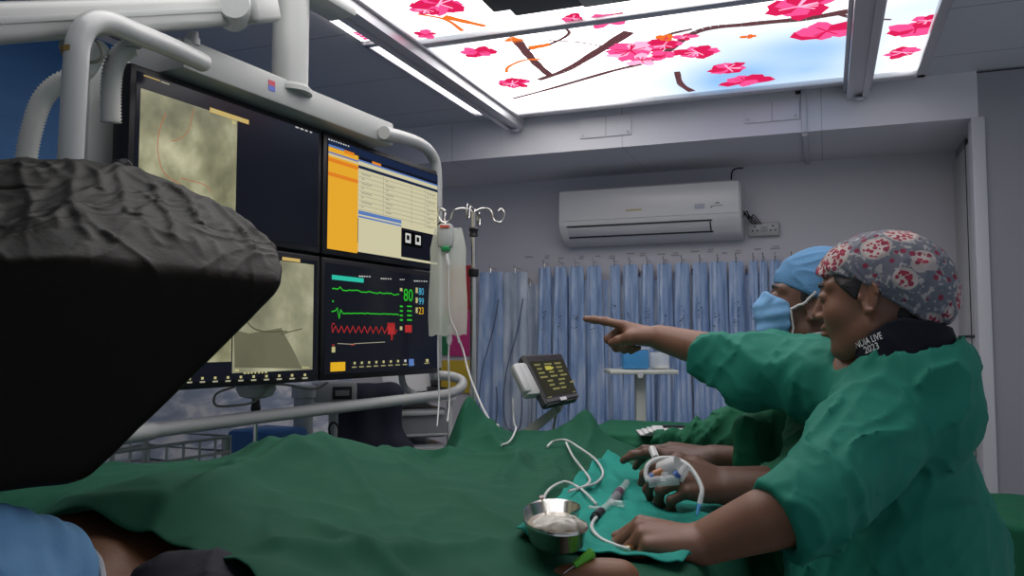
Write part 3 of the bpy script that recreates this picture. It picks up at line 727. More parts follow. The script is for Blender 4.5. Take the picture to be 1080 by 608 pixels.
# lower left
u = UI(); mm = MB()
q0, q1 = muv(247, 262), muv(329, 388); qv0 = vm+.032; qv1 = muv(329, 390)[1]
mm.poly([mp3(q0[0], qv0, .0016), mp3(q1[0], qv0, .0016), mp3(q1[0], qv1, .0016), mp3(q0[0], qv1, .0016)], 0)
mm.poly([mp3(.05, qv0, .0016), mp3(q0[0]-.004, qv0, .0016), mp3(q0[0]-.004, qv1-.02, .0016), mp3(.05, qv1-.02, .0016)], 1)
pts = [(246, 348), (262, 352), (280, 349), (296, 346), (310, 372), (318, 389), (247, 388)]
pts2 = []
for p in pts:
    a = muv(*p); pts2.append(mp3(min(a[0], q1[0]), min(a[1], qv1), .0018))
mm.poly(pts2, 2); mm.build('xray_picture', [E_xr2, E_xr, E_xr3], scr[2], recalc=False)
u.line('vdark', [(258, 337), (266, 346), (278, 350), (292, 350), (302, 350)], .004, sm=5); u.line('vdark', [(296, 353), (306, 350), (318, 347)], .003, sm=5)
u.rect('paleo', 297, 271, 316, 277); u.dashes('khaki', 247, 391, 252, 391, 2, .006, .7); u.rect('dark', 200, 383, 243, 395)
for i in range(10): 
    x = 198+13.5*i; u.rect('khaki', x, 398.5-i*.45, x+2.5, 401-i*.45); u.rect('creamd', x-1.5, 403-i*.5, x+4, 404.3-i*.5)
u.dashes('khaki', 256, 394, 282, 393, 7, .004, .6); u.dashes('khaki', 318, 388, 326, 388, 3, .005, .6)
u.build('screen_marks', EL, scr[2])
# lower right: vital signs
u = UI()
u.rect('teal', 349.5, 290, 383, 298.5); u.dashes('white', 378, 291.5, 391, 292, 5, .004, .7); u.dashes('white', 401, 294, 413, 294.5, 5, .004, .6); u.dashes('white', 421, 295, 427, 295, 3, .003, .6); u.dashes('white', 436, 296.5, 451, 297, 6, .004, .6)
R = random.Random(4)
pt = [(350, 305)]
for i in range(36):
    x = 350+i*2; pt.append((x, 305+(x-350)*.085+R.uniform(-.9, .9)+(-2 if i in (4,) else 0)))
u.line('green', pt, .0035)
pt = [(349, 329), (353, 328), (355, 325), (356, 331), (357, 336), (358.5, 327), (361, 331)]+[(364+i*2, 330.5+i*.05+R.uniform(-.5, .5)) for i in range(29)]
u.line('green', pt, .0035)
pt = [(349, 343)]
for i in range(11): pt += [(350+i*6.1, 351+i*.1), (353.2+i*6.1, 344+i*.1)]
u.line('red', pt, .0032)
pt = []
for i in range(9): pt += [(408+i*.9, 341), (408.5+i*.9, 353+(6 if i in (4, 5) else 0))]
u.line('red', pt+[(418, 348)], .0032)
u.rect('red', 426.5, 343, 433.5, 351); u.rect('khaki', 421, 344.5, 423.5, 348.5)
for k in range(4):
    u.rect('green', 421, 322.5+4.8*k, 424, 324.3+4.8*k); u.rect('green', 428.5, 322.5+4.8*k, 433.5, 324.3+4.8*k)
u.text('green', '80', 424.5, 317.5, .062)
u.rect('khaki', 421, 304, 423.5, 307.5); u.rect('green', 349.5, 317, 351, 319); u.rect('red', 349.5, 341, 352, 342.4); u.rect('khaki', 349, 366, 352.5, 372); u.rect('red', 349.5, 363.5, 351.5, 365)
u.text('cyan', '80', 440.5, 311, .036); u.text('cyan', '99', 440.5, 321.5, .036); u.text('yellow', '23', 440.5, 331.5, .036)
for y in (303.5, 314, 324.5): u.rect('khaki', 437.6, y, 439.6, y+6)
u.line('creamd', [(355, 362.5), (372, 363.5), (372, 362.8), (405, 361)], .002); u.rect('red', 369, 363.5, 373, 364.5)
u.rect('yellow', 347.5, 382.5, 363, 391.5)
for i in range(9):
    x = 372+7.6*i
    u.rect('khaki' if i != 7 else 'white', x, 382-i*.35, x+2, 384.5-i*.35); u.dashes('khaki', x-1.6, 387.6-i*.4, x+3.4, 387.4-i*.4, 3, .0035, .7)
u.rect('blue', 430, 379, 435, 386); u.rect('khaki', 448, 379, 450.5, 382); u.dashes('khaki', 446.5, 383.5, 452, 383, 3, .0035, .7)
u.build('screen_marks', EL, scr[3])

# ------------------------------------------------------------------ ceiling carrier of the screens
cr = thing('monitor_carrier', 'white ceiling carrier with tube handles holding the four screens', 'monitor mount', P(306, 60, 2.3))
c = P(306, 70, 2.34)
m = MB(); m.lathe((c[0], c[1], 2.08), [(.050, 0), (.050, CZ-2.10)], n=32); m.lathe((c[0], c[1], 2.07), [(.062, 0), (.062, .012), (.052, .022)], n=32); m.build('column', M_white, cr)
m = MB(); m.lathe((c[0], c[1], 2.44), [(.058, 0), (.066, .006), (.066, .020), (.058, .026)], n=24); m.build('column_collar', M_black, cr)
m = MB(); mbox(m, .10, .98, -.085, -.008, -.20, .055, 0, .008); m.build('beam', M_white, cr)
m = MB(); mbox(m, .18, .62, -.125, -.085, -.19, -.05, 0, .03); m.build('beam_cover', M_white, cr)
m = MB(); mbox(m, .385, .41, -.062, -.048, .0545, .0565, 0); mbox(m, .385, .41, -.048, -.034, .0545, .0565, 1); m.build('badge', [mat('badge_red', (.45, .05, .08), .5), mat('badge_blue', (.08, .12, .45), .5)], cr)
m = MB(); mbox(m, .05, MW-.05, -.02, MHH-.12, -.105, -.076, 0, .01)
mbox(m, -.03, .16, -.04, .50, -.12, -.095, 0, .01)
m.build('back_plate', M_white, cr)
m = MB(); m.tube([P(214, 66, 1.95), P(180, 50, 1.80), P(140, 34, 1.65), P(112, 23, 1.56), P(94, 26, 1.51), P(83, 44, 1.49), P(80, 70, 1.485), P(77, 120, 1.485), P(73, 200, 1.49), P(71, 300, 1.50), P(70, 400, 1.50)], .0215, 16, smooth=5)
m.build('tube_handle', M_white2, cr)
m = MB(); q = P(79, 52, 1.488); q2 = P(78.5, 58, 1.487); m.tube([q, q2], .0228, 16); m.build('brass_band', mat('brass', (.30, .20, .06), .35, .8), cr)
m = MB(); m.tube([P(405, 140, 2.66), P(425, 145, 2.82), P(443, 152, 2.98), P(455, 163, 3.08), P(460, 180, 3.12), P(460.5, 220, 3.12), P(460.5, 300, 3.12), P(460, 388, 3.12)], .021, 14, smooth=5); m.build('tube_handle', M_white2, cr)
rl = [P(70, 467, 1.62), P(125, 460, 1.85), P(180, 452, 2.04), P(300, 437, 2.42), P(400, 425, 2.78), P(465, 417, 3.02), P(478, 414, 3.09), P(487, 408, 3.14), P(486, 401, 3.17), P(474, 397, 3.17), P(455, 396, 3.14)]
m = MB(); m.tube(rl, .0185, 14, smooth=6); m.tube([P(126, 459.9, 1.853), P(160, 454.8, 1.975)], .0215, 14); m.build('lower_rail', M_white2, cr)
m = MB()
for u_ in (1.25,):
    a = mp3(u_, MHH-.15, -.09); b = mp3(u_, MHH+.075, -.02); e = onx(0, 0, 1) if False else b
    m = MB(); m.tube([a, mp3(u_, MHH+.03, -.08), b], .012, 10, smooth=4); m.build('rail_bracket', M_white, cr)
m = MB(); q = P(128, 178, 1.72); m.lathe(q, [(.012, -.02), (.02, -.01), (.02, .012), (.012, .02)], MN, 16); m.build('clamp_knob', M_black, cr)
m = MB(); q = mp3(MW+.012, .205, -.01); m.lathe(q, [(.012, -.03), (.024, -.02), (.026, .016), (.018, .03)], MN, 18); m.tube([q, q-MU*.03], .01, 8); m.build('clamp_knob', M_black, cr)

# arm above, with hoses
ar = thing('support_boom', 'white jointed support boom running above the tube handle under the ceiling', 'arm', P(200, 15, 2.0))
a, b = P(-90, 30, 1.30), P(238, 12, 2.05)
Rm = frame(b-a, z=(0, 0, 1)); L = np.linalg.norm(b-a)
m = MB(); m.box((a+b)/2, (L, .09, .068), Rm, bev=.016, seg=3); m.build('beam', M_white, ar)
m = MB(); m.box((a+b)/2+Rm[:, 2]*.002-Rm[:, 1]*.046, (L*.9, .004, .012), Rm, bev=.001); m.build('side_strip', mat('grey_strip', (.35, .37, .36), .5), ar)
j = P(246, 10, 2.02); m = MB(); m.lathe(j, [(.036, -.055), (.040, -.05), (.040, .05), (.036, .055)], nrm(CO-j)*np.array([1, 1, .2]), 32); m.build('joint', M_white2, ar)
m = MB(); m.box(P(268, 10, 2.10), (.12, .085, .07), Rm, bev=.014, seg=3); m.build('end_block', M_white, ar)
m = MB(); m.box(P(345, 6, 2.45), (.16, .10, .03), MR, bev=.01); m.build('mount_plate', M_white, ar)
for nm, pts in (('hose_socket', (P(140, 40, 1.78), P(140, 50, 1.78))), ('hose_socket', (P(203, 34, 2.0), P(203, 48, 2.0)))):
    m = MB(); m.tube([pts[0], pts[1]], .014, 12); m.tube([pts[0]*.5+pts[1]*.5, pts[1]], .018, 12); m.build(nm, M_white2, ar)
def hose(label, pts, r):
    q = catmull(pts, 12); dense = []
    for i in range(len(q)-1):
        for k in range(3): dense.append(q[i]+(q[i+1]-q[i])*k/3)
    L = sum(np.linalg.norm(q[i+1]-q[i]) for i in range(len(q)-1)); n = int(L/.0068)
    cum = np.cumsum([0]+[np.linalg.norm(dense[i+1]-dense[i]) for i in range(len(dense)-1)]); A = np.array(dense)
    tt = np.linspace(0, cum[-1], n*2); S = np.column_stack([np.interp(tt, cum, A[:, i]) for i in range(3)])
    m = MB(); m.tube(list(S), r, 16, rs=[r if k % 2 else r*.84 for k in range(len(S))]); return tag(m.build('corrugated_hose', mat('hose_plastic', (.58, .58, .54), .45) if 'hose_plastic' not in MT else MT['hose_plastic'], sharp=None), label, 'hose', 'corrugated cable hoses')
hose('pale corrugated hose curving down outside the tube handle against the blue mural', [P(105, 46, 1.75), P(97, 62, 1.74), P(85, 78, 1.72), P(62, 88, 1.70), P(45, 105, 1.69), P(34, 135, 1.68), P(27, 175, 1.68), P(24, 250, 1.68)], .0215)
hose('pale corrugated hose bending down behind the screen back plate', [P(140, 49, 1.80), P(128, 56, 1.79), P(120, 70, 1.785), P(117, 95, 1.785), P(117, 130, 1.79)], .022)
m = MB(); m.tube([P(66, 40, 1.6), P(64, 50, 1.62), P(72, 62, 1.62), P(96, 66, 1.62), P(108, 60, 1.62), P(104, 46, 1.62), P(95, 38, 1.62)], .0035, 6, smooth=6)
tag(m.build('grey_cable', mat('cable_grey', (.22, .22, .18), .5)), 'thin grey cable looped round the top of the tube handle', 'cable')

# ------------------------------------------------------------------ things below and behind the screens
def onfar(px, py, d): return P(px, py, d)
# white monitoring device on a stand
q = P(352, 414, 3.35)
t = thing('bedside_device', 'small white device with a dark display under the heart trace screen', 'device', (q[0], q[1], 0))
Rd = frame((CR*.94+CF*.34)*np.array([1, 1, 0]), z=(0, 0, 1))
m = MB(); m.box(q, (.17, .12, .085), Rd, bev=.014); m.box(q+np.array([0, 0, -.05])-Rd[:, 0]*.04, (.20, .14, .03), Rd, bev=.01); m.build('device_body', M_white, t)
m = MB(); m.box(q+Rd[:, 0]*.025-Rd[:, 1]*.061, (.075, .004, .05), Rd, bev=.001); m.build('display', M_dark, t)
m = MB(); m.box(q+Rd[:, 0]*.025-Rd[:, 1]*.064, (.055, .002, .022), Rd); m.build('display_readout', mat('lcd_grey', (.22, .23, .22), .3), t)
m = MB(); p0 = P(322, 440, 3.35); m.tube([(q[0], q[1], q[2]-.06), (q[0], q[1], .03)], .02, 10); m.lathe((q[0], q[1], 0), [(.18, 0), (.17, .02), (.04, .04)], n=20); m.build('stand', M_white2, t)
q = P(320, 432, 3.1)
t = thing('white_post', 'thick white upright post behind the lower handrail', 'post', (q[0], q[1], 0))
m = MB(); m.lathe((q[0], q[1], 0), [(.12, 0), (.12, .03), (.045, .05), (.036, .09), (.036, q[2]+.04), (.044, q[2]+.045), (.044, q[2]+.085), (.034, q[2]+.09)], n=24); m.build('post', M_white2, t)
m = MB(); m.tube([P(350, 466, 3.1), P(347, 452, 3.1), P(352, 446, 3.1), P(357, 452, 3.1), P(356, 466, 3.1)], .004, 6, smooth=5); m.build('cable', M_dark, t)
# suspended white joystick pod with cable
q = P(270, 416, 2.35)
t = thing('control_pod', 'small white control pod hanging under the lower x-ray screen', 'control', q)
m = MB(); m.lathe(q, [(.02, .05), (.05, .035), (.055, .015), (.045, -.005), (.02, -.012)], n=20); m.tube([q+np.array([0, 0, .04]), q+np.array([0, 0, .09])], .022, 10); m.build('pod', M_white, t)
m = MB(); m.lathe(q, [(.010, -.010), (.012, -.03), (.014, -.042), (.008, -.055)], n=14); m.build('knob', M_black, t)
m = MB(); m.tube([q+np.array([0, 0, -.05]), q+np.array([.0, 0, -.16])], .006, 8); m.build('stem', M_steel, t)
m = MB(); m.tube([P(248, 408, 2.3), P(228, 416, 2.3), P(228, 428, 2.3), P(248, 428, 2.3), P(268, 424, 2.3), P(285, 408, 2.3), P(300, 406, 2.35), P(330, 411, 2.6), P(345, 404, 2.7)], .0035, 6, smooth=6)
tag(m.build('black_cable', MT['cable_grey']), 'loose dark cable looping under the screens', 'cable')
# navy chair back, drawer cart
q = P(386, 452, 3.5)
t = thing('navy_chair', 'navy upholstered office chair standing behind the handrail', 'chair', (q[0], q[1], 0))
Rc = frame(CR*np.array([1, 1, 0]), z=(0, 0, 1)); S = SDF((-.26, -.12, .45), (.26, .12, 1.16), .012)
S.rc((-.12, 0, .60), (.13, .0, .60), .05, .05, .06).rc((-.15, 0, .85), (.15, 0, .85), .055, .055, .06).rc((-.10, .02, 1.08), (.10, .02, 1.08), .045, .045, .06).rc((0, 0, .6), (0, .01, 1.05), .07, .06, .06).rc((-.12, 0, .6), (-.10, .02, 1.08), .05, .04, .06).rc((.12, 0, .6), (.10, .02, 1.08), .05, .04, .06)
V, Q = S.extract(); V = V @ np.array(Rc).T+np.array([q[0], q[1], .07]); vf_obj('backrest', V, Q, mat('navy_fabric', (.012, .014, .03), .8, noise=(12, .2)), t)
m = MB(); m.box((q[0], q[1]-.16, .50), (.46, .44, .09), Rc, bev=.035); m.build('seat', MT['navy_fabric'], t)
m = MB(); m.tube([(q[0], q[1]-.14, .46), (q[0], q[1]-.14, .08)], .03, 10)
for k in range(5): m.tube([(q[0], q[1]-.14, .10), (q[0]+.27*math.cos(k*1.257), q[1]-.14+.27*math.sin(k*1.257), .04)], .018, 8)
m.tube([(q[0], q[1]-.02, .48), (q[0], q[1]+.06, .55), (q[0], q[1]+.05, .75)], .02, 8)
m.build('base', M_black, t)
q = P(428, 440, 3.75)
t = thing('drawer_cart', 'white drawer cart with clear drawer fronts left of the drip stand', 'cart', (q[0], q[1], 0))
Rc = frame((CR*.92+CF*.39)*np.array([1, 1, 0]), z=(0, 0, 1)); W_, D_, Z_ = .30, .34, 1.13
cq = np.array([q[0], q[1], 0])
def cb(m, x, y, z, sx, sy, sz, mi=0, bev=.004): m.box(cq+Rc @ np.array([x, y, 0])+np.array([0, 0, z]), (sx, sy, sz), Rc, mi, bev)
m = MB()
for s in (-1, 1):
    for e in (-1, 1): cb(m, s*W_/2, e*D_/2, Z_/2, .022, .022, Z_)
cb(m, 0, 0, Z_, W_+.05, D_+.05, .03); cb(m, 0, 0, .12, W_, D_, .02); cb(m, 0, D_/2, .6, W_, .006, 1.0); m.build('frame', M_white2, t)
for k in range(6):
    z = .25+.155*k; m = MB(); cb(m, 0, -.01, z, W_-.03, D_-.02, .125, 0, .008); dr = m.build('drawer', mat('grey_drawer', (.25, .26, .28), .3) if 'grey_drawer' not in MT else MT['grey_drawer'], t)
    m = MB(); cb(m, 0, -D_/2-.014, z+.045, W_*.8, .012, .02, 0, .004); cb(m, 0, -D_/2-.004, z-.05, W_-.02, .01, .01, 0, .002); m.build('handle', M_white2, dr)
q = P(417, 408, 3.7)
m = MB(); Rp = frame(Rc[:, 0], z=(0.0, -.75, .66)); m.box(cq+np.array([0, 0, Z_+.10]), (.22, .16, .004), frame(Rc[:, 0], y=Rc[:, 1]*.35+np.array([0, 0, .94])), bev=.001)
tag(m.build('paper_sheet', M_strap), 'white paper sheet leaning on top of the drawer cart', 'paper')
m = MB(); m.box(cq+np.array([.0, 0, Z_+.03])+Rc[:, 0]*.12-Rc[:, 1]*.05, (.06, .2, .03), Rc, bev=.006); m.box(cq+np.array([.0, 0, Z_+.10])+Rc[:, 0]*.13, (.02, .16, .14), Rc, bev=.006)
tag(m.build('black_folder', M_black), 'black folder standing at the edge of the drawer cart', 'folder')
# wire basket at far left, blue box
q = P(128, 478, 2.40)
t = thing('wire_basket_trolley', 'white wire basket trolley under the end of the handrail by the black drape', 'trolley', (q[0], q[1], 0))
Rb = frame(MU, z=(0, 0, 1)); m = MB(); zt = 1.09
def bq(a, b, z): return np.array([q[0], q[1], 0])+Rb[:, 0]*a+Rb[:, 1]*b+np.array([0, 0, z])
for z in (zt, zt-.045, zt-.09, zt-.15, .5):
    m.tube([bq(-.24, -.18, z), bq(.24, -.18, z), bq(.24, .18, z), bq(-.24, .18, z), bq(-.24, -.18, z)], .005, 6)
for k in range(9):
    for s in (-.18, .18): m.tube([bq(-.24+.06*k, s, zt), bq(-.24+.06*k, s, zt-.15)], .004, 6)
for k in range(17): m.tube([bq(-.24+.03*k, -.18, zt-.15), bq(-.24+.03*k, .18, zt-.15)], .003, 6)
m.build('basket', M_white2, t)
m = MB()
for s in (-.23, .23):
    for e in (-.17, .17):
        m = MB(); m.tube([bq(s, e, zt), bq(s, e, .0)], .011, 8); m.build('leg', M_white2, t)
q = P(283, 458, 2.9); m = MB(); Rb = frame(MU, z=(0, 0, 1)); m.box((q[0], q[1], q[2]/2+.0), (.20, .20, q[2]+.04), Rb, bev=.02); 
tag(m.build('blue_bin', mat('blue_bin_plastic', (.03, .13, .35), .4)), 'blue plastic bin standing under the handrail', 'bin')

# ------------------------------------------------------------------ drip stand with bag
base = P(499, 420, 3.0); bx, by = base[0], base[1]
t = thing('drip_stand', 'steel drip stand with four hooks standing at the end of the screens', 'drip stand', (bx, by, 0))
def dz(py): return onz(0, 0, 2)[2]*0 + P(498, py, 3.0)[2]
m = MB(); m.tube([(bx, by, dz(222)), (bx, by, dz(300))], .0085, 12); m.tube([(bx, by, dz(284)), (bx, by, .06)], .0125, 12); m.build('pole', M_steel, t)
m = MB(); m.lathe((bx, by, dz(249)), [(.010, 0), (.017, .004), (.013, .016), (.018, .03), (.011, .036)], n=16); m.build('clamp_collar', M_black, t); m = MB(); m.lathe((bx, by, dz(292)), [(.014, 0), (.019, .005), (.019, .028), (.013, .033)], n=16); m.build('clamp_collar', M_black, t)
z0 = dz(222)
for k, (a, l) in enumerate(((0, .10), (math.pi, .115), (1.4, .10), (1.4+math.pi, .10))):
    d = CR*math.cos(a)+np.array([CF[0], CF[1], 0])*math.sin(a); c0 = np.array([bx, by, z0]); m = MB()
    m.tube([c0, c0+d*l*.3+np.array([0, 0, .014]), c0+d*l*.62+np.array([0, 0, .006]), c0+d*l*.75+np.array([0, 0, -.030]), c0+d*l+np.array([0, 0, -.036]), c0+d*l*1.12+np.array([0, 0, -.008]), c0+d*l*1.02+np.array([0, 0, .012]), c0+d*l*.9+np.array([0, 0, .004])], .0036, 8, smooth=5)
    m.build('hook', M_steel, t)
m = MB()
for k in range(5):
    d = np.array([math.cos(k*1.2566), math.sin(k*1.2566), 0]); m.tube([(bx, by, .12), np.array([bx, by, .05])+d*.28], .012, 8)
m.build('base', M_steel, t)
m = MB(); m.tube([(bx, by, .10), (bx, by, .20)], .022, 12); m.build('hub', M_black, t)
M_fluid = mat('saline_bag', (.70, .73, .64), .25, noise=(9, .12), bump=(22, .5), alpha=.42)
def bagmesh(c, w, h, th, up=(0, 0, 1), R=None, neck=.0):
    R = frame(CR*np.array([1, 1, 0]), z=(0, 0, 1)); V, Q = [], []; nu, nv = 14, 20
    for s in (-1, 1):
        for j in range(nv+1):
            v = j/nv; 
            for i in range(nu+1):
                uu = 2*i/nu-1; sq = (1-abs(uu)**3)*(1-abs(2*v-1)**4); bulge = th*sq*(.65+.5*(1-v))
                ww = w/2*(1-neck*max(0, v-.8)/.2)*(1+.05*math.sin(7*v))
                V.append(np.array(c)+R[:, 0]*uu*ww+R[:, 1]*s*bulge/2+np.array([0, 0, (v-.5)*h+.004*math.sin(9*uu)*(1-v)]))
    n = (nu+1)*(nv+1)
    for j in range(nv):
        for i in range(nu):
            a = j*(nu+1)+i; Q.append((a, a+1, a+nu+2, a+nu+1)); Q.append((n+a+nu+1, n+a+nu+2, n+a+1, n+a))
    for j in range(nv):
        for cc in (0, nu): a = j*(nu+1)+cc; Q.append((a, n+a, n+a+nu+1, a+nu+1))
    for i in range(nu):
        for a in (i, nv*(nu+1)+i): Q.append((a, a+1, n+a+1, n+a))
    return V, Q
DB = 2.86
t = thing('drip_bag', 'clear fluid bag hanging from the drip stand hook', 'drip bag', P(473, 350, DB), None)
c = P(472.5, 297, DB); m = MB(); V, Q = bagmesh(c, .128, .37, .035, neck=.3); m.mesh(V, Q); m.build('bag', M_fluid, t, sharp=70)
m = MB(); a, b = P(470, 236, DB), P(470, 262, DB); m.box((a+b)/2, (.055, .045, abs(a[2]-b[2])), frame(CR*np.array([1, 1, 0]), z=(0, 0, 1)), bev=.015); m.build('bottle_top', M_white, t)
m = MB(); a = P(469, 239, DB-.024); m.box(a, (.032, .004, .008), frame(CR*np.array([1, 1, 0]), z=(0, 0, 1))); m.build('red_mark', mat('red_print', (.5, .06, .02), .5), t)
m = MB(); a = P(470, 263, DB-.02); m.lathe(a, [(.013, -.008), (.016, -.004), (.016, .006), (.01, .010)], n=14); m.build('green_cap', mat('green_cap', (.02, .25, .08), .4), t)
m = MB(); m.tube([P(470, 225, 2.93), P(469, 231, 2.88), P(470, 238, 2.86)], .003, 6, smooth=4); m.build('hanger_loop', M_steel, t)
m = MB(); a = P(474, 350, DB); m.lathe(a, [(.006, .02), (.010, .012), (.011, -.03), (.006, -.045)], n=12); m.build('drip_chamber', M_clear, t)
m = MB(); m.tube([P(471, 268, DB-.03), P(473, 280, DB-.032)], .006, 8); m.tube([P(473, 280, DB-.032), P(474, 330, DB-.03), P(481, 350, DB-.03), P(484, 362, DB-.02)], .0028, 6, smooth=5); m.build('inner_tube', M_strap, t)
M_line = mat('white_line', (.62, .63, .62), .35)
def line_thing(name, label, pts, r, mt=None, cat='tube', group=None, sm=7):
    m = MB(); m.tube(pts, r, 8, smooth=sm); return tag(m.build(name, mt or M_line), label, cat, group)
line_thing('infusion_line', 'thin clear infusion line falling from the drip bag behind the handrail', [P(474, 358, DB), P(473, 380, DB), P(474, 420, DB), P(472, 445, 2.8)], .0028, M_tube)
line_thing('infusion_line', 'thin infusion line hanging at the left edge of the drip bag', [P(462, 350, DB), P(462, 380, DB), P(463, 420, DB), P(461, 450, 2.8)], .0028, M_tube)
line_thing('infusion_line', 'white infusion line curving from the drip bag down to its white clamp', [P(482, 352, DB), P(489, 372, DB), P(495, 395, 2.8), P(508, 428, 2.6), P(519, 448, 2.5)], .0034)
# ================================================================== PATIENT TABLE AND DRAPE
t = thing('patient_table', 'long patient table under the green drapes', 'table', (-.80, 1.5, 0))
m = MB(); m.box((-.80, 1.50, .87), (.50, 2.30, .05), bev=.02); m.build('table_top', M_black, t)
m = MB(); m.box((-.80, 1.50, .915), (.48, 2.26, .05), bev=.02); m.build('mattress', M_navy, t)
m = MB(); m.box((-.80, 2.25, .46), (.34, .46, .86), bev=.03); m.box((-.80, 2.2, .04), (.6, .9, .08), bev=.02); m.build('pedestal', M_white, t)
m = MB(); m.box((-.37, 1.42, .96), (.40, .85, .04), bev=.015); m.build('arm_board', M_black, t)

gx0, gx1, gy0, gy1, gh = -1.42, -.06, .50, 2.78, .01
gx = np.arange(gx0, gx1+1e-6, gh); gy = np.arange(gy0, gy1+1e-6, gh)
GX, GY = np.meshgrid(gx, gy, indexing='ij')
OB = np.full(GX.shape, .60)
def ob_box(x0, x1, y0, y1, z): OB[(GX > x0) & (GX < x1) & (GY > y0) & (GY < y1)] = np.maximum(OB[(GX > x0) & (GX < x1) & (GY > y0) & (GY < y1)], z)
def ob_ell(c, r, ang=0.0):
    ca, sa = math.cos(ang), math.sin(ang); dx, dy = GX-c[0], GY-c[1]
    a = ((dx*ca+dy*sa)/r[0])**2+((-dx*sa+dy*ca)/r[1])**2
    z = c[2]+r[2]*np.sqrt(np.maximum(0, 1-a)); OB[a < 1] = np.maximum(OB[a < 1], z[a < 1])
ob_box(-1.05, -.55, .75, 2.62, 1.0)
ob_box(-.60, -.17, 1.02, 1.83, 1.035)
ob_box(-.60, -.40, 1.7, 2.62, 1.03)
ob_ell((-1.14, 1.06, .96), (.24, .36, .205)); ob_ell((-.60, .74, .96), (.17, .17, .185)); ob_ell((-.86, .92, .98), (.25, .24, .215)); ob_ell((-.90, 1.30, .98), (.24, .36, .218)); ob_ell((-.62, .85, .98), (.12, .16, .15))
ob_ell((-.95, 1.75, .98), (.10, .5, .12)); ob_ell((-.70, 1.75, .98), (.10, .55, .12))
ob_ell((-.45, 1.0, 1.0), (.20, .07, .07), -.15)
ob_ell((-1.00, 2.30, .98), (.05, .10, .215)); ob_ell((-.68, 2.40, .98), (.05, .08, .196)); ob_ell((-.82, 2.36, .98), (.05, .05, .14))
Hh = OB.copy(); edge = np.zeros(GX.shape, bool); edge[[0, -1], :] = True; edge[:, -1] = True
def solve(Hh, OB, n):
    for _ in range(n):
        A = Hh.copy()
        A[1:-1, 1:-1] = .25*(Hh[2:, 1:-1]+Hh[:-2, 1:-1]+Hh[1:-1, 2:]+Hh[1:-1, :-2]); A[1:-1, 0] = A[1:-1, 1]
        Hh = np.maximum(A, OB)
    return Hh
# coarse to fine
cs = 3; Hc = solve(OB[::cs, ::cs].copy(), OB[::cs, ::cs], 160)
ix = np.clip(np.arange(len(gx))/cs, 0, Hc.shape[0]-1); iy = np.clip(np.arange(len(gy))/cs, 0, Hc.shape[1]-1)
def bil(Z, fx, fy):
    x0 = np.clip(np.floor(fx).astype(int), 0, Z.shape[0]-2); y0 = np.clip(np.floor(fy).astype(int), 0, Z.shape[1]-2); a, b = fx-x0, fy-y0
    return Z[x0, y0]*(1-a)*(1-b)+Z[x0+1, y0]*a*(1-b)+Z[x0, y0+1]*(1-a)*b+Z[x0+1, y0+1]*a*b
IX, IY = np.meshgrid(ix, iy, indexing='ij')
Hh = solve(np.maximum(bil(Hc, IX, IY), OB), OB, 60)
for _ in range(5):   # soften
    Hh[1:-1, 1:-1] = .5*Hh[1:-1, 1:-1]+.125*(Hh[2:, 1:-1]+Hh[:-2, 1:-1]+Hh[1:-1, 2:]+Hh[1:-1, :-2])
def fold(p0, p1, amp, w, z=1.13, sharp=1.0):
    """a raised crease of cloth between two points on the drape"""
    global Hh
    a = onz(*p0, z)[:2] if p0[0] > 3 else np.array(p0); b = onz(*p1, z)[:2] if p1[0] > 3 else np.array(p1)
    d = b-a; L = np.linalg.norm(d); d = d/L; tx, ty = GX-a[0], GY-a[1]
    s = tx*d[0]+ty*d[1]; n = -tx*d[1]+ty*d[0]; n = n+.012*np.sin(s*14)
    env = np.clip(np.minimum(s, L-s)/(.25*L), 0, 1); env = env*env*(3-2*env)
    Hh = Hh+1.45*amp*env*np.exp(-np.abs(n/w)**1.5)
fold((150, 540), (335, 474), .016, .020, 1.18); fold((330, 500), (430, 560), .010, .02, 1.12); fold((345, 470), (470, 520), .012, .02, 1.12)
fold((420, 490), (560, 500), .010, .018, 1.08); fold((500, 445), (470, 500), .016, .025, 1.1); fold((505, 445), (560, 500), .012, .02, 1.1)
fold((600, 455), (560, 540), .012, .022, 1.1); fold((620, 448), (625, 500), .010, .018, 1.1); fold((250, 600), (480, 560), .012, .02, 1.12); fold((400, 600), (540, 570), .010, .018, 1.08)
fold((320, 560), (500, 600), .012, .02, 1.12); fold((480, 540), (555, 570), .010, .02, 1.07); fold((440, 470), (420, 500), .02, .03, 1.12)
fold((225, 490), (300, 470), .008, .015, 1.19); fold((560, 470), (520, 530), .010, .016, 1.09)
Hh += .009*perlin(GX*5, GY*4, GX*0+.3)+.009*np.maximum(0, ridge(GX*5+GY*2.2+.6*perlin(GX*3, GY*3, GX*0), GY*3.2-GX*2, GX*0+4.1))**4+.004*np.maximum(0, ridge(GX*12-GY*5, GY*7+GX*3, GX*0+7.7))**3
def drape_z(x, y): return float(bil(Hh, np.array([(x-gx0)/gh]), np.array([(y-gy0)/gh]))[0])
def rayz(px, py, lift=0.0):
    """the drape point seen through a pixel"""
    v = ray(px, py)
    for i in range(60, 900):
        q = CO+v*i*.004
        if gx0 < q[0] < gx1 and gy0 < q[1] < gy1 and q[2] < drape_z(q[0], q[1]): return q+np.array([0, 0, lift])
    return onz(px, py, 1.05)
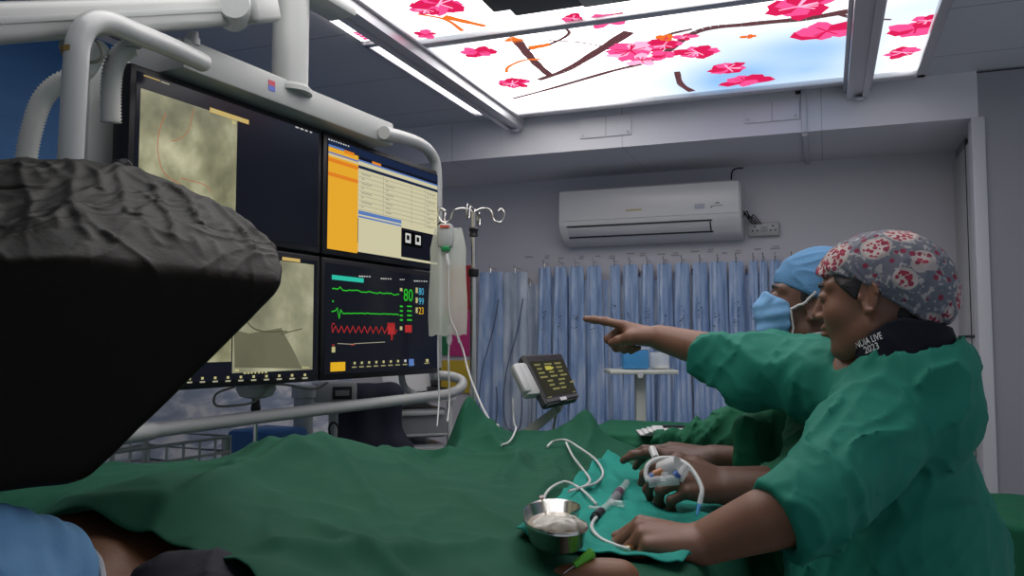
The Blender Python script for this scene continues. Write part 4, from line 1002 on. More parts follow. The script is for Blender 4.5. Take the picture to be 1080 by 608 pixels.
# sheet: its head edge crosses the chest
EX, EYL = [-1.42, -1.24, -1.08, -.93, -.80, -.74, -.66, -.56, -.50, -.40, -.30, -.06], [.93, .91, .865, .80, .795, .79, .775, .735, .70, .64, .60, .58]
nx, ny = len(gx), len(gy); V = np.zeros((nx, ny, 3))
for i in range(nx):
    y0_ = np.interp(gx[i], EX, EYL)+.006*math.sin(gx[i]*26); V[i, :, 0] = gx[i]; V[i, :, 1] = y0_+(gy1-y0_)*np.linspace(0, 1, ny)
V[:, :, 2] = bil(Hh, (V[:, :, 0]-gx0)/gh, (V[:, :, 1]-gy0)/gh)
idx = np.arange(nx*ny).reshape(nx, ny)
Q = np.column_stack([idx[:-1, :-1].ravel(), idx[1:, :-1].ravel(), idx[1:, 1:].ravel(), idx[:-1, 1:].ravel()])
dr = vf_obj('green_drape', V.reshape(-1, 3), Q, M_drape)
md = dr.modifiers.new('thickness', 'SOLIDIFY'); md.thickness = .003; md.offset = -1
md = dr.modifiers.new('smooth', 'SUBSURF'); md.levels = 1; md.render_levels = 1
tag(dr, 'big dark green surgical drape covering the lying patient', 'drape')

# teal towel on top, following the drape
def patch(name, label, corners, nu, nv, lift, amp, mt, cat, seed):
    c = [rayz(*p)[:2] for p in corners]; V, Q = [], []
    for j in range(nv+1):
        for i in range(nu+1):
            s, r = i/nu, j/nv; q = (c[0]*(1-s)+c[1]*s)*(1-r)+(c[3]*(1-s)+c[2]*s)*r
            q = q+np.array([.010*math.sin(7*r+seed), .010*math.sin(6*s+seed)])*.6
            w = float(perlin(q[0]*16+seed, q[1]*9, 1.7))*amp+amp*1.3*max(0, float(ridge(q[0]*13+q[1]*6, q[1]*8-q[0]*4, seed+.5)))**3
            zz = max(drape_z(*q), 1.036 if q[0] < -.165 else 0)
            V.append((q[0], q[1], zz+lift+max(-lift*.6, w)))
    for j in range(nv):
        for i in range(nu): a = j*(nu+1)+i; Q.append((a, a+1, a+nu+2, a+nu+1))
    o = vf_obj(name, np.array(V), np.array(Q), mt); md = o.modifiers.new('thickness', 'SOLIDIFY'); md.thickness = .004; md.offset = -1
    md = o.modifiers.new('smooth', 'SUBSURF'); md.levels = 1; md.render_levels = 1
    return tag(o, label, cat)
patch('teal_towel', 'teal cloth towel spread over the drape under the hands and dish', [(543, 566), (640, 478), (786, 522), (722, 606)], 60, 60, .006, .006, M_towel, 'towel', 3)

# ------------------------------------------------------------------ the black-draped detector
pts = [P(298, 286, .95), P(296, 300, .93), P(90, 508, .80), P(-150, 535, .72), P(-170, 300, .70), P(60, 268, .78), P(170, 276, .86), P(285, 255, 1.03), P(252, 228, 1.08), P(200, 197, 1.1), P(150, 180, 1.1), P(100, 171, 1.1),
       P(40, 167, 1.08), P(0, 165, 1.05), P(-150, 172, .98), P(230, 330, 1.22), P(60, 485, 1.05), P(-150, 500, 1.0), P(-180, 240, 1.05)]
b_ = bmesh.new()
for p in pts: b_.verts.new(tuple(p))
bmesh.ops.convex_hull(b_, input=b_.verts); b_.normal_update()
pl = {}
for f in b_.faces: pl[tuple(np.round(np.array(f.normal), 2))] = (np.array(f.normal), float(f.normal.dot(f.verts[0].co)))
b_.free()
A = np.array(pts); S = SDF(A.min(0)-.05, A.max(0)+.05, .0030); X, Y, Z = S.grid(); D = None; kk = .012
for n_, c_ in pl.values():
    d = (X*n_[0]+Y*n_[1]+Z*n_[2]-c_).astype(np.float32)
    if D is None: D = np.broadcast_to(d, S.n).copy()
    else:
        h_ = np.clip(.5-.5*(D-d)/kk, 0, 1); D = D+(d-D)*h_+kk*h_*(1-h_)
S.D = (D-.004).astype(np.float32)
PLN = list(pl.values())
def on_det(px, py):
    v = ray(px, py); te = 0
    for n_, c_ in PLN:
        den = v @ n_
        if den < -1e-6: te = max(te, (c_-CO @ n_)/den)
    return CO+v*te
cv = lambda *q: [(x/3.176, 140+y/3.176) for x, y in q]
CRS = [(cv((380, 115), (408, 180), (412, 262)), 8, 4), (cv((505, 150), (540, 250), (575, 330), (582, 385)), 8, 4), (cv((520, 158), (610, 215), (655, 300), (690, 335)), 8, 4), (cv((600, 180), (640, 240), (650, 305)), 6, 3.5),
       (cv((700, 215), (760, 280), (830, 370), (852, 465)), 9, 4.5), (cv((740, 240), (830, 310), (925, 405)), 7, 4), (cv((262, 100), (245, 170), (240, 240), (292, 352)), 9, 5), (cv((-60, 186), (0, 190), (150, 188), (235, 170)), -8, 4.5),
       (cv((-60, 262), (20, 250), (130, 225), (205, 185)), -6, 6), (cv((250, 245), (330, 264), (415, 250), (440, 285), (555, 302)), 6, 3.5), (cv((150, 100), (195, 150), (230, 165)), 7, 5), (cv((420, 180), (480, 205), (560, 292)), 5, 3.5),
       (cv((475, 325), (532, 392)), 4, 4), (cv((640, 355), (685, 432)), 4, 4), (cv((700, 365), (765, 442)), 4, 4), (cv((265, 315), (302, 368)), 5, 4), (cv((345, 335), (388, 384)), 5, 4), (cv((865, 415), (902, 462)), 4, 4), (cv((795, 325), (832, 368)), 4, 4),
       (cv((780, 245), (905, 335)), 5, 3.5), (cv((820, 275), (932, 398)), 5, 3.5), (cv((800, 262), (885, 302)), 4, 3), (cv((290, 120), (330, 150), (350, 205)), 6, 4), (cv((250, 222), (310, 190), (375, 200)), 5, 4), (cv((610, 320), (660, 322), (760, 340)), -5, 4),
       (cv((215, 250), (190, 290), (200, 330)), 6, 5), (cv((40, 110), (110, 130), (160, 175)), 5, 6), (cv((590, 330), (560, 400)), 4, 4), (cv((740, 300), (790, 400)), 4, 4), (cv((440, 300), (420, 360)), 4, 4), (cv((-50, 330), (60, 320), (160, 300)), 5, 8)]
CUR = [(np.array(catmull([on_det(*p) for p in c], 6)), am*.001, wd*.001) for c, am, wd in CRS]
V, Q = S.extract(); V = relax(V, Q, 2)
def vnormals(V, Q):
    n = np.cross(V[Q[:, 2]]-V[Q[:, 0]], V[Q[:, 3]]-V[Q[:, 1]]); N = np.zeros_like(V)
    for k in range(4):
        for j in range(3): N[:, j] += np.bincount(Q[:, k], n[:, j], len(V))
    return N/np.maximum(np.linalg.norm(N, axis=1), 1e-12)[:, None]
NV = vnormals(V, Q)
x, y, z = V.T; o = np.zeros(len(V)); w = np.clip((z-1.40)/.08, .03, 1)
q = perlin(x*7, y*7, z*7); wob = V+.004*np.column_stack([perlin(x*25, y*25, z*25), perlin(x*25+9, y*25, z*25), perlin(x*25, y*25+9, z*25)])
for C_, am, wd in CUR:
    c0, c1 = C_.min(0)-.05, C_.max(0)+.05; I = np.nonzero(((V > c0) & (V < c1)).all(1))[0]
    dm = np.full(len(I), 9.); sd = np.zeros(len(I)); tp_ = np.zeros(len(I)); p = wob[I]
    for i in range(len(C_)-1):
        a_, ab = C_[i], C_[i+1]-C_[i]; t_ = np.clip(((p-a_) @ ab)/(ab @ ab), 0, 1); r_ = p-a_-t_[:, None]*ab; d = np.linalg.norm(r_, axis=1); m_ = d < dm
        nn2 = np.cross(ab, NV[I]); dm[m_] = d[m_]; sd[m_] = (np.sign((r_*nn2).sum(1)))[m_]; tp_[m_] = ((i+t_)/(len(C_)-1))[m_]
    env = np.clip(np.minimum(tp_, 1-tp_)*5, 0, 1)
    o[I] += env*am*.62*np.exp(-(dm/wd)**1.25)
ua, ub = x*CR[0]+y*CR[1], x*CF[0]+y*CF[1]
f = np.maximum(0, ridge((ua+.55*ub)*15+q*.8, ub*3.5, z*6+3))**5*.0032+np.maximum(0, ridge((ua-.25*ub-.4*z)*19+q, ub*4+5, z*4))**5*.0026+np.maximum(0, ridge((ua+.2*ub)*44+q*1.5, ub*9, z*9))**4*.0010
V = V+NV*((o+f)*w+q*.0035*w+.0008*perlin(x*28, y*28, z*28))[:, None]; V = relax(V, Q, 1, .35)
det = vf_obj('draped_detector', V, Q, M_bagblk)
tag(det, 'bulky x-ray detector wrapped in wrinkled black plastic above the patient', 'detector')
t = None
m = MB(); c = P(-160, 150, 1.15); e = P(-420, 60, 1.7)
m.tube([P(-150, 300, 1.0), c*.6+P(-150, 300, 1.0)*.4, e, np.array([e[0]-.0, e[1], 2.3])], .09, 16, smooth=6); m.build('support_arm', M_white, det)

# ------------------------------------------------------------------ touch panel on its arm, tray stand, papers
q = P(579, 399, 2.6)
t = thing('touch_panel', 'tilted dark touch panel with yellow menu text on a bent arm', 'touch panel', q)
right_ = nrm(P(600, 373, 2.62)-P(555, 376, 2.52)); dn = nrm(P(583, 427, 2.52)-P(552, 377, 2.60)); nn_ = nrm(np.cross(right_, -dn)); 
if nn_ @ (CO-q) < 0: nn_ = -nn_
dn = nrm(dn-right_*(dn @ right_)*.8); 
px_o = P(550, 375, 2.58)
def tp(px, py): 
    v = ray(px, py); tt = ((px_o-CO) @ nn_)/(v @ nn_); return CO+v*tt
cn = [tp(550, 374), tp(593, 372), tp(612, 419), tp(577, 427)]
def lerp4(s, r): return (cn[0]*(1-s)+cn[1]*s)*(1-r)+(cn[3]*(1-s)+cn[2]*s)*r
def quad(m, s0, r0, s1, r1, off, mi): m.poly([lerp4(s0, r0)+nn_*off, lerp4(s1, r0)+nn_*off, lerp4(s1, r1)+nn_*off, lerp4(s0, r1)+nn_*off], mi)
m = MB(); m.prism(cn, -nn_*.035); bmesh.ops.bevel(m.bm, geom=list(m.bm.edges), offset=.006, segments=3, affect='EDGES'); m.build('housing', mat('panel_grey', (.05, .052, .055), .35), t)
m = MB(); quad(m, .06, .05, .95, .90, .0008, 0); quad(m, .09, .16, .93, .86, .0012, 1)
yel = 2; R = random.Random(9)
for k in range(7):
    r = .22+.085*k; x0_ = .14 if k < 4 else .30
    for j in range(3):
        a = x0_+.27*j+R.uniform(0, .05)
        if k > 3 and j == 2 and k != 5: continue
        quad(m, a, r, a+R.uniform(.12, .2), r+.035, .0016, 3 if (k == 1 and j == 1) else 2)
quad(m, .40, .28, .56, .36, .0014, 3); quad(m, .10, .875, .22, .892, .0016, 2); quad(m, .84, .865, .92, .885, .0016, 2)
m.build('screen', [M_black, emis('panel_backlight', (.028, .028, .020), 1), emis('panel_text', (.20, .185, .075), 1), emis('panel_yellow', (.42, .37, .07), 1)], t, recalc=False)
m = MB(); quad(m, .42, .925, .60, .985, .001, 0); m.build('badge', M_trim, t)
m = MB(); c = lerp4(-.12, .45)-nn_*.02; Rq = np.column_stack([right_, nrm(np.cross(nn_, right_)), nn_]); m.box(c, (.055, .12, .035), Rq, bev=.012); m.box(c-right_*.02+nn_*.012, (.03, .10, .02), Rq, bev=.008); m.build('clip_holder', M_white2, t)
m = MB(); m.tube([lerp4(.55, .97)-nn_*.03, P(588, 432, 2.60), P(570, 446, 2.60), P(548, 462, 2.60), P(520, 490, 2.60)], .017, 4, rs=[.014, .016, .018, .018]); m.build('arm', mat('arm_grey', (.36, .37, .33), .45), t)
m = MB(); m.tube([P(588, 428, 2.6), P(585, 445, 2.6), P(582, 465, 2.6)], .004, 6); m.build('cable', MT['cable_grey'], t)
q = P(675, 392, 3.55)
t = thing('tray_stand', 'slim pale tray stand in front of the hanging pouches', 'stand', (q[0], q[1], 0))
Rt = frame((1, 0, 0), z=(0, 0, 1))
m = MB(); m.box((q[0], q[1], q[2]), (.285, .24, .018), frame(CR*np.array([1, 1, 0]), z=(0, 0, 1)), bev=.006); m.build('tray', mat('tray_cream', (.52, .54, .49), .4), t)
m = MB(); m.box((q[0], q[1], q[2]/2), (.044, .044, q[2]-.01), frame(CR*np.array([1, 1, 0]), z=(0, 0, 1)), bev=.008); m.box((q[0], q[1], .02), (.4, .4, .03), bev=.01); m.build('post', MT['tray_cream'], t)
m = MB(); a = P(675, 396, 3.44); m.lathe(a, [(.012, 0), (.012, .012)], -CF, 12); m.build('knob', M_trim, t)
Rt = frame(CR*np.array([1, 1, 0]), z=(0, 0, 1))
a = P(669, 381, 3.53); t = thing('blue_container', 'translucent blue container on the tray stand', 'container', (a[0], a[1], q[2]+.01))
m = MB(); m.box((a[0], a[1], q[2]+.010+.042), (.11, .11, .082), Rt, bev=.010); m.build('container_body', M_blueclear, t)
m = MB(); m.box((a[0], a[1], q[2]+.010+.088), (.116, .116, .010), Rt, bev=.004); m.build('lid', M_clear, t)
a = P(694, 384, 3.55); t = thing('clear_container', 'clear lidded container beside the blue container on the tray stand', 'container', (a[0], a[1], q[2]+.01))
m = MB(); m.box((a[0], a[1], q[2]+.046), (.085, .10, .072), Rt, bev=.014); m.build('container_body', M_clear, t)
m = MB(); m.box((a[0]+.01, a[1], q[2]+.018), (.06, .08, .014), Rt, bev=.004); m.build('contents', M_strap, t)
a = P(697, 453, 2.75)
m = MB(); zt = drape_z(a[0], min(a[1], gy1-.02)); 
for k in range(4): m.box((a[0]+.012*k, a[1]-.01*k, a[2]-.012+.006*k), (.15-.012*k, .16, .005), frame(CR*np.array([1, .8, 0])+np.array([.1*k, 0, 0]), z=(.04, .02, 1)), bev=.001)
tag(m.build('white_papers', M_strap), 'small stack of white papers at the foot end of the table', 'papers')
m = MB(); m.box((a[0]+.045, a[1]-.02, a[2]+.014), (.07, .04, .004), frame(CR*np.array([1, .8, 0]), z=(.04, .02, 1))); tag(m.build('dark_pen_case', M_black), 'thin dark object lying on the white papers', 'case')
# foot-end table that carries papers
t = thing('foot_table', 'green-draped side table beyond the patient\'s feet', 'table', (-.45, 2.98, 0))
S = SDF((-.90, 2.66, .3), (.10, 3.3, 1.12), .012); S.D = np.minimum(S.D, .06)
X, Y, Z = S.grid(); a2 = P(697, 453, 2.75)
zt_ = a2[2]-.02
bx_ = np.maximum(np.maximum(np.abs(X+.42)-.38, np.abs(Y-2.97)-.24), np.abs(Z-(zt_+.35)/2)-(zt_-.35)/2); S.D = np.broadcast_to(bx_-.004, S.n).astype(np.float32).copy()
S.displace(lambda x, y, z: np.where(z < zt_-.02, .012*np.sin(x*38+np.sin(z*5))+.008*np.sin(y*33), .004*perlin(x*9, y*9, z*9)), .05); V, Q = S.extract(); vf_obj('drape_cloth', relax(V, Q, 1), Q, M_gown2, t)
m = MB()
for x in (-.7, -.15):
    for y in (2.8, 3.14):
        m = MB(); m.tube([(x, y, 0), (x, y, .6)], .016, 8); m.build('leg', M_steel, t)
# green draped trolley at the far right
t = thing('instrument_trolley', 'trolley covered with a dark green cloth behind the pointing person', 'trolley', (.62, 2.75, 0))
S = SDF((.30, 2.42, .3), (1.0, 3.1, 1.0), .012); tz_ = .05; X, Y, Z = S.grid()
bx_ = np.maximum(np.maximum(np.abs(X-.66)-.28, np.abs(Y-2.75)-.26), np.abs(Z-.66+tz_)-.29); S.D = np.broadcast_to(bx_-.006, S.n).astype(np.float32).copy()
S.displace(lambda x, y, z: np.where(z < .9, .012*np.sin(x*45)+.010*np.sin(y*40), .006*perlin(x*9, y*9, z*9)), .05); V, Q = S.extract(); vf_obj('drape_cloth', relax(V, Q, 1), Q, M_gown2, t)
m = MB()
for x in (.45, .87):
    for y in (2.58, 2.92):
        m = MB(); m.tube([(x, y, 0), (x, y, .5)], .014, 8); m.build('leg', M_steel, t)
# ================================================================== PEOPLE
def head_sdf(h=.0023, jaw=1.0, pad=.01):
    S = SDF((-.145, -.125, -.30), (.145, .125, .15), h)
    S.ell((-.012, 0, .032), (.098, .076, .092), k=.01)
    S.ell((.030, 0, -.020), (.066, .062, .085), k=.03)
    S.ell((.040, 0, -.062), (.046, .050, .050), k=.03)
    for s in (-1, 1):
        S.rc((-.002, s*.054, -.062), (.052, s*.024, -.102), .020, .019, .025)
        S.ell((.056, s*.037, -.028), (.030, .026, .026), k=.02)
        S.rc((.084, s*.010, .024), (.066, s*.048, .026), .010, .011, .012)
    S.ell((.064, 0, -.102), (.026, .025, .019), k=.02)
    for s in (-1, 1): S.ell((.098, s*.032, .005), (.016, .018, .0125), k=.010, cut=True)
    S.rc((.092, 0, .012), (.110, 0, -.026), .0075, .0115, .010)
    for s in (-1, 1): S.ell((.100, s*.0135, -.032), (.011, .008, .0075), k=.006)
    for s in (-1, 1): S.ell((.104, s*.007, -.0405), (.004, .0035, .003), k=.002, cut=True)
    S.ell((.092, 0, -.054), (.013, .024, .0085), k=.006); S.ell((.091, 0, -.068), (.013, .022, .0090), k=.006)
    S.rc((.105, -.016, -.0605), (.105, .016, -.0605), .0022, .0022, .003, cut=True)
    S.ell((.098, 0, -.079), (.010, .018, .005), k=.006, cut=True)
    for s in (-1, 1):
        S.ell((.083, s*.032, .0045), (.0137, .0165, .0137), k=.003)         # lids
        S.ell((.0985, s*.034, .0035), (.0105, .0120, .0040), frame((1, s*.30, 0), z=(0, 0, 1)), k=.0012, cut=True)
        R = frame((.85, s*-.45, 0), z=(-.18, 0, 1))
        S.ell((-.006, s*.078, -.004), (.018, .0065, .030), R, k=.007)
        S.ell((-.003, s*.0855, -.002), (.0105, .0060, .021), R, k=.003, cut=True)
        rim = [np.array([-.006, s*.0815, -.004])+R @ np.array([.0175*math.cos(a)*(1 if math.sin(a) > -.3 else .8), 0, .029*math.sin(a)]) for a in np.linspace(-1.9, 3.0, 13)]
        S.chain(rim, [.0042]*13, .003)
        S.rc((-.010, s*.0825, .012), (-.008, s*.0825, -.012), .003, .0035, .004)
        S.ell((.002, s*.079, -.033), (.0085, .005, .009), R, k=.005)
        S.ell((.012, s*.077, -.006), (.004, .005, .006), k=.004)
    S.rc((-.022, 0, -.05), (-.046, 0, -.20), .054, .062, .03)
    S.rc((-.046, 0, -.20), (-.052, 0, -.30), .062, .085, .03)
    return S
def to_world(V, M, o): return V @ np.array(M).T+np.array(o)
def eyes(parent, M, o, sk=1.0):
    for s in (-1, 1):
        m = MB(); c = np.array(o)+M @ np.array([.0822, s*.032, .0045]); ax = nrm(M @ np.array([1, s*.12, 0]))
        m.lathe(c, [(.0121*.95*math.sin(a), -.0121*.95*math.cos(a)+.0012) for a in np.linspace(.05, math.pi-.05, 12)], ax, 18, 0)
        e = m.build('eye', [M_eye], parent)
        m = MB(); m.lathe(c, [(.0062, .0100), (.0045, .0120), (.001, .0128)], ax, 16, 0); m.build('iris', M_iris, e)
Vh, Qh = head_sdf(.004).extract(); hb = BVHTree.FromPolygons([tuple(v) for v in Vh], [tuple(q) for q in Qh])
def on_head(pts, lift, M, o):
    out = []
    for p in catmull(pts, 6):
        loc, no_, _, _ = hb.find_nearest(Vector(p)); out.append(np.array(o)+M @ (np.array(loc)+np.array(no_)*lift))
    return out
def brows(parent, M, o):
    for s in (-1, 1):
        m = MB(); m.tube(on_head([(.105, s*.021, .0075), (.108, s*.033, .0105), (.098, s*.047, .0055)], .0006, M, o), .0014, 6, rs=[.0008, .0016, .0018, .0016]); m.build('eyelash', M_lash, parent)
    for s in (-1, 1):
        m = MB(); m.tube([np.array(o)+M @ np.array(p) for p in ((.0945, s*.012, .0255), (.0920, s*.028, .0315), (.0805, s*.048, .0265))], .0032, 8, smooth=5, rs=[.0022, .0036, .0036, .0030, .0014]); m.build('eyebrow', M_hair, parent)

FB = dict(i=((.090, .026, .0), (.043, .026, .022), .0098), m=((.094, .004, .003), (.047, .030, .023), .0100), r=((.089, -.017, .001), (.043, .028, .022), .0095), p=((.080, -.036, -.004), (.034, .021, .019), .0086))
def hand_mesh(wrist, dirx, back, elbow, curl, thumb, left=False, h=.0022, r_el=.046, spread=0.0, scale=1.0, fore_to=.9):
    """hand and forearm. curl: finger -> three bend angles in degrees; thumb: list of local joints"""
    M = frame(dirx, z=back); sg = -1.0 if left else 1.0
    el = (M.T @ (np.array(elbow)-np.array(wrist)))/scale; el[1] *= sg
    ch = []
    for f, (b, L, r) in FB.items():
        a = 0; p = np.array(b); pts = [p]; rs = [r*1.06]
        yaw = spread*{'i': 1, 'm': .25, 'r': -.4, 'p': -1.1}[f]
        for k, (c, l) in enumerate(zip(curl[f], L)):
            a += math.radians(c); d = np.array([math.cos(a)*math.cos(yaw), math.sin(yaw)*math.cos(a), -math.sin(a)]); p = p+d*l; pts.append(p); rs.append(r*(1.0, .9, .76)[k])
        ch.append((b, pts, rs))
    allp = np.array([q for _, ps, _ in ch for q in ps]+[np.array(q) for q in thumb]+[(-.02, .04, -.03), (-.02, -.05, .03), el*fore_to])
    lo, hi = allp.min(0)-.03, allp.max(0)+.03
    lo = np.minimum(lo, el*fore_to-.055); hi = np.maximum(hi, el*fore_to+.055)
    S = SDF(lo, hi, h)
    S.rc((.0, .010, -.002), el, .027, r_el, .02); S.rc((.0, -.012, -.002), el*.6, .025, .035, .02)
    S.ell((.052, -.004, -.008), (.052, .040, .0165), k=.014)
    for b, pts, rs in ch:
        S.rc((.012, b[1]*.45, -.003), b, .018, .0118, .010)
    for q in (('i', .0), ('m', 0)): pass
    S.chain([np.array(q) for q in thumb], [.0185, .0150, .0115, .0098], .010)
    S.ell((.042, .026, -.014), (.034, .018, .016), k=.012)
    D0 = S.D
    for b, pts, rs in ch:
        S2 = SDF(lo, hi, h); S2.chain(pts, rs, .003)
        for j in (1, 2): S2.ell(pts[j], (rs[j]*1.12,)*3, k=.003)
        a, d = S.D, S2.D; k = .0035; hh = np.clip(.5+.5*(a-d)/k, 0, 1); S.D = a+(d-a)*hh-k*hh*(1-hh)
    V, Q = S.extract()
    V = V*scale
    if left: V = V*np.array([1, -1, 1]); Q = Q[:, ::-1]
    tips = {f: (np.array(wrist)+M @ (np.array(c[1][-1])*np.array([1, sg, 1])*scale)) for f, c in zip(FB, ch)}
    return to_world(V, M, wrist), Q, tips, M
def body_sdf(lo, hi, h=.009): return SDF(lo, hi, h)
def wrinkle(fx, amp, seed, dirs=((1, .3, .5),)):
    def fn(x, y, z):
        w = perlin(x*5+seed, y*5, z*5)
        a = np.maximum(0, ridge(x*fx*.8+w*1.1, y*fx*.7+seed, z*fx*.40-x*fx*.3))**4
        b = np.maximum(0, ridge(x*fx*1.5-z*fx*.9+w, y*fx*1.2, z*fx*.7+seed*2))**5
        c = np.maximum(0, ridge(x*fx*2.6+z*fx*1.6+w, y*fx*2.1, z*fx*1.1-x*fx+seed*3))**4
        return amp*(a+.42*b+.36*c-.25)+amp*.8*w
    return fn

# ------------------------------------------------------------------ person 1: floral cap, teal gown, pointing
def face_frame(turn, pitch, roll=0.0):
    """turn: degrees away from the camera plane (face looks to the picture's left); pitch: nose up"""
    fh = np.array([CF[0], CF[1], 0]); fh = nrm(fh); a = math.radians(turn); f = -CR*math.cos(a)+fh*math.sin(a)
    b = math.radians(pitch); f2 = f*math.cos(b)+np.array([0, 0, 1])*math.sin(b); up = np.array([0, 0, 1])*math.cos(b)-f*math.sin(b)
    return frame(f2, z=up)
HS1 = .90; HM1 = face_frame(33, -5)*HS1; HD1 = P(917, 312, 1.42)-HM1 @ np.array([-.006, .079, -.004])
base1 = P(935, 600, 1.55); p1 = thing('person', 'person in teal gown and floral cap pointing at the screens', 'person', (base1[0], base1[1], 0))
parts = []
S = head_sdf(); V, Q = S.extract(); parts.append((to_world(V, HM1, HD1), Q))
W1 = P(697, 356, 1.90); T1 = P(605, 334, 2.02); EL1 = P(800, 385, 1.72); SH1 = P(872, 402, 1.62)
thm = [(.022, .022, -.012), (.052, .045, -.026), (.078, .040, -.040), (.098, .026, -.046)]
V, Q, tips, HMa = hand_mesh(W1, nrm(P(648, 343, 1.96)-W1), nrm(CU*.86-CF*.0+np.array([0, 0, .3])-(-CF)*.38), EL1, dict(i=(2, 4, 3), m=(58, 92, 50), r=(64, 95, 55), p=(68, 92, 52)), thm, left=False, r_el=.045)
parts.append((V, Q))
SH2 = P(958, 415, 1.44); EL2 = P(845, 536, 1.25); W2 = P(742, 572, 1.31)
thm2 = [(.022, .022, -.012), (.050, .042, -.022), (.075, .045, -.034), (.098, .036, -.046)]
V, Q, tips2, HMb = hand_mesh(W2, nrm(P(664, 558, 1.32)-W2), nrm(np.array([0, 0, 1.0])+CR*.1-CF*.25), EL2, dict(i=(46, 60, 35), m=(50, 62, 35), r=(54, 60, 35), p=(58, 58, 35)), thm2, left=True, r_el=.050, scale=1.08)
parts.append((V, Q))
tc_ = [P(940, 420, 1.50), P(940, 420, 1.66)]; hc_ = P(940, 650, 1.55)
S = SDF((-.35, 1.15, 0), (.45, 2.1, 1.45), .011)
S.rc(P(935, 415, 1.52), P(938, 640, 1.53), .11, .13, .05).rc(P(935, 415, 1.62), P(938, 640, 1.62), .11, .13, .05)
S.rc(SH2, P(900, 475, 1.35), .055, .05, .03).rc(P(900, 475, 1.35), EL2, .05, .042, .02).rc(SH1, EL1, .052, .042, .03)
hip = P(938, 640, 1.57)
for s in (-.09, .09):
    c = hip[:2]+CF[:2]*s
    S.rc((c[0], c[1], hip[2]), (c[0], c[1], .48), .085, .055, .03).rc((c[0], c[1], .48), (c[0]+.02, c[1], .08), .052, .036, .02).rc((c[0]+.02, c[1], .04), (c[0]-.13, c[1]-.04, .035), .04, .033, .02)
V, Q = S.extract(); parts.append((relax(V, Q, 1), Q))
V, Q = join_vf(parts); body1 = vf_obj('body', V, Q, M_skin1, p1)
eyes(p1, HM1, HD1); brows(p1, HM1, HD1)
m = MB()
for z, w_ in ((-.0555, .020), (-.0675, .018)):
    V_ = []
    m.tube([HD1+HM1 @ np.array([.1030-abs(k)*.0105/2, k*w_/2, z+.0008*abs(k)]) for k in (-2, -1, 0, 1, 2)], .0042, 8, smooth=4, rs=[.0012, .0034, .0042, .0034, .0012])
m.build('lips', M_lip, p1)
def local_shell(name, mt, parent, M, o, build, lo, hi, h=.0026, rel=1):
    S = SDF(lo, hi, h); build(S); V, Q = S.extract(); return vf_obj(name, to_world(relax(V, Q, rel), M, o), Q, mt, parent)
def b_hair(S):
    S.ell((.008, .0, .022), (.085, .0785, .070), k=.006); S.ell((-.055, 0, -.045), (.042, .055, .055), k=.02)
    S.rc((.036, .066, .020), (.020, .071, -.012), .012, .005, .01)
    S.rc((.036, -.066, .020), (.020, -.071, -.012), .012, .005, .01)
    def cut(X, Y, Z): return -(Z-np.interp(X, [-.1, -.06, -.02, .0, .02, .045, .07, .1], [-.10, -.08, -.03, .02, -.01, .018, .045, .06]))
    S.clip(lambda X, Y, Z: np.maximum(cut(X, Y, Z), X-.058))
local_shell('hair', M_hair, p1, HM1, HD1, b_hair, (-.15, -.12, -.13), (.13, .12, .13))
CAPM = bpy.data.materials.new('floral_cap_cloth'); CAPM.use_nodes = True
def cap_material(m):
    nt = m.node_tree; b = nt.nodes['Principled BSDF']; b.inputs['Roughness'].default_value = .85; b.inputs['Specular IOR Level'].default_value = .2
    tc = nt.nodes.new('ShaderNodeTexCoord')
    def vor(sc, feat='F1'):
        v = nt.nodes.new('ShaderNodeTexVoronoi'); v.inputs['Scale'].default_value = sc; v.feature = feat; nt.links.new(tc.outputs['Object'], v.inputs['Vector']); return v
    def mth(op, a, b_, c=None):
        n = nt.nodes.new('ShaderNodeMath'); n.operation = op
        for i, s in enumerate((a, b_)):
            if isinstance(s, (int, float)): n.inputs[i].default_value = s
            else: nt.links.new(s, n.inputs[i])
        return n.outputs[0]
    def mix(f, a, b_):
        n = nt.nodes.new('ShaderNodeMix'); n.data_type = 'RGBA'; nt.links.new(f, n.inputs[0])
        for i, s in ((6, a), (7, b_)):
            if isinstance(s, tuple): n.inputs[i].default_value = (*s, 1)
            else: nt.links.new(s, n.inputs[i])
        return n.outputs[2]
    n = nt.nodes.new('ShaderNodeTexNoise'); n.inputs['Scale'].default_value = 105; n.inputs['Detail'].default_value = 3; nt.links.new(tc.outputs['Object'], n.inputs['Vector'])
    sprig = mth('GREATER_THAN', n.outputs['Fac'], .57)
    base = mix(sprig, (.125, .135, .165), (.30, .30, .30))
    big = vor(13.5); inb = mth('LESS_THAN', big.outputs['Distance'], .36); ring = mth('LESS_THAN', big.outputs['Distance'], .41)
    small = vor(130); pet = mth('LESS_THAN', small.outputs['Distance'], .48)
    flower = mix(pet, (.42, .38, .36), (.27, .035, .06))
    # only some of the large cells carry a medallion
    rnd_ = nt.nodes.new('ShaderNodeSeparateColor'); nt.links.new(big.outputs['Color'], rnd_.inputs[0]); sel = mth('GREATER_THAN', rnd_.outputs[0], .30)
    c1 = mix(mth('MULTIPLY', ring, sel), base, (.34, .31, .30)); c2 = mix(mth('MULTIPLY', inb, sel), c1, flower)
    mid = vor(70); dot = mth('LESS_THAN', mid.outputs['Distance'], .36); sm = nt.nodes.new('ShaderNodeSeparateColor'); nt.links.new(mid.outputs['Color'], sm.inputs[0]); sel2 = mth('GREATER_THAN', sm.outputs[1], .55)
    c3 = mix(mth('MULTIPLY', dot, sel2), c2, (.20, .03, .06)); nt.links.new(c3, b.inputs['Base Color'])
cap_material(CAPM)
RX = [-.20, -.145, -.10, -.075, -.05, -.025, 0, .03, .06, .085, .12]; RZ = [-.075, -.074, -.066, -.050, -.028, .000, .022, .036, .044, .050, .056]
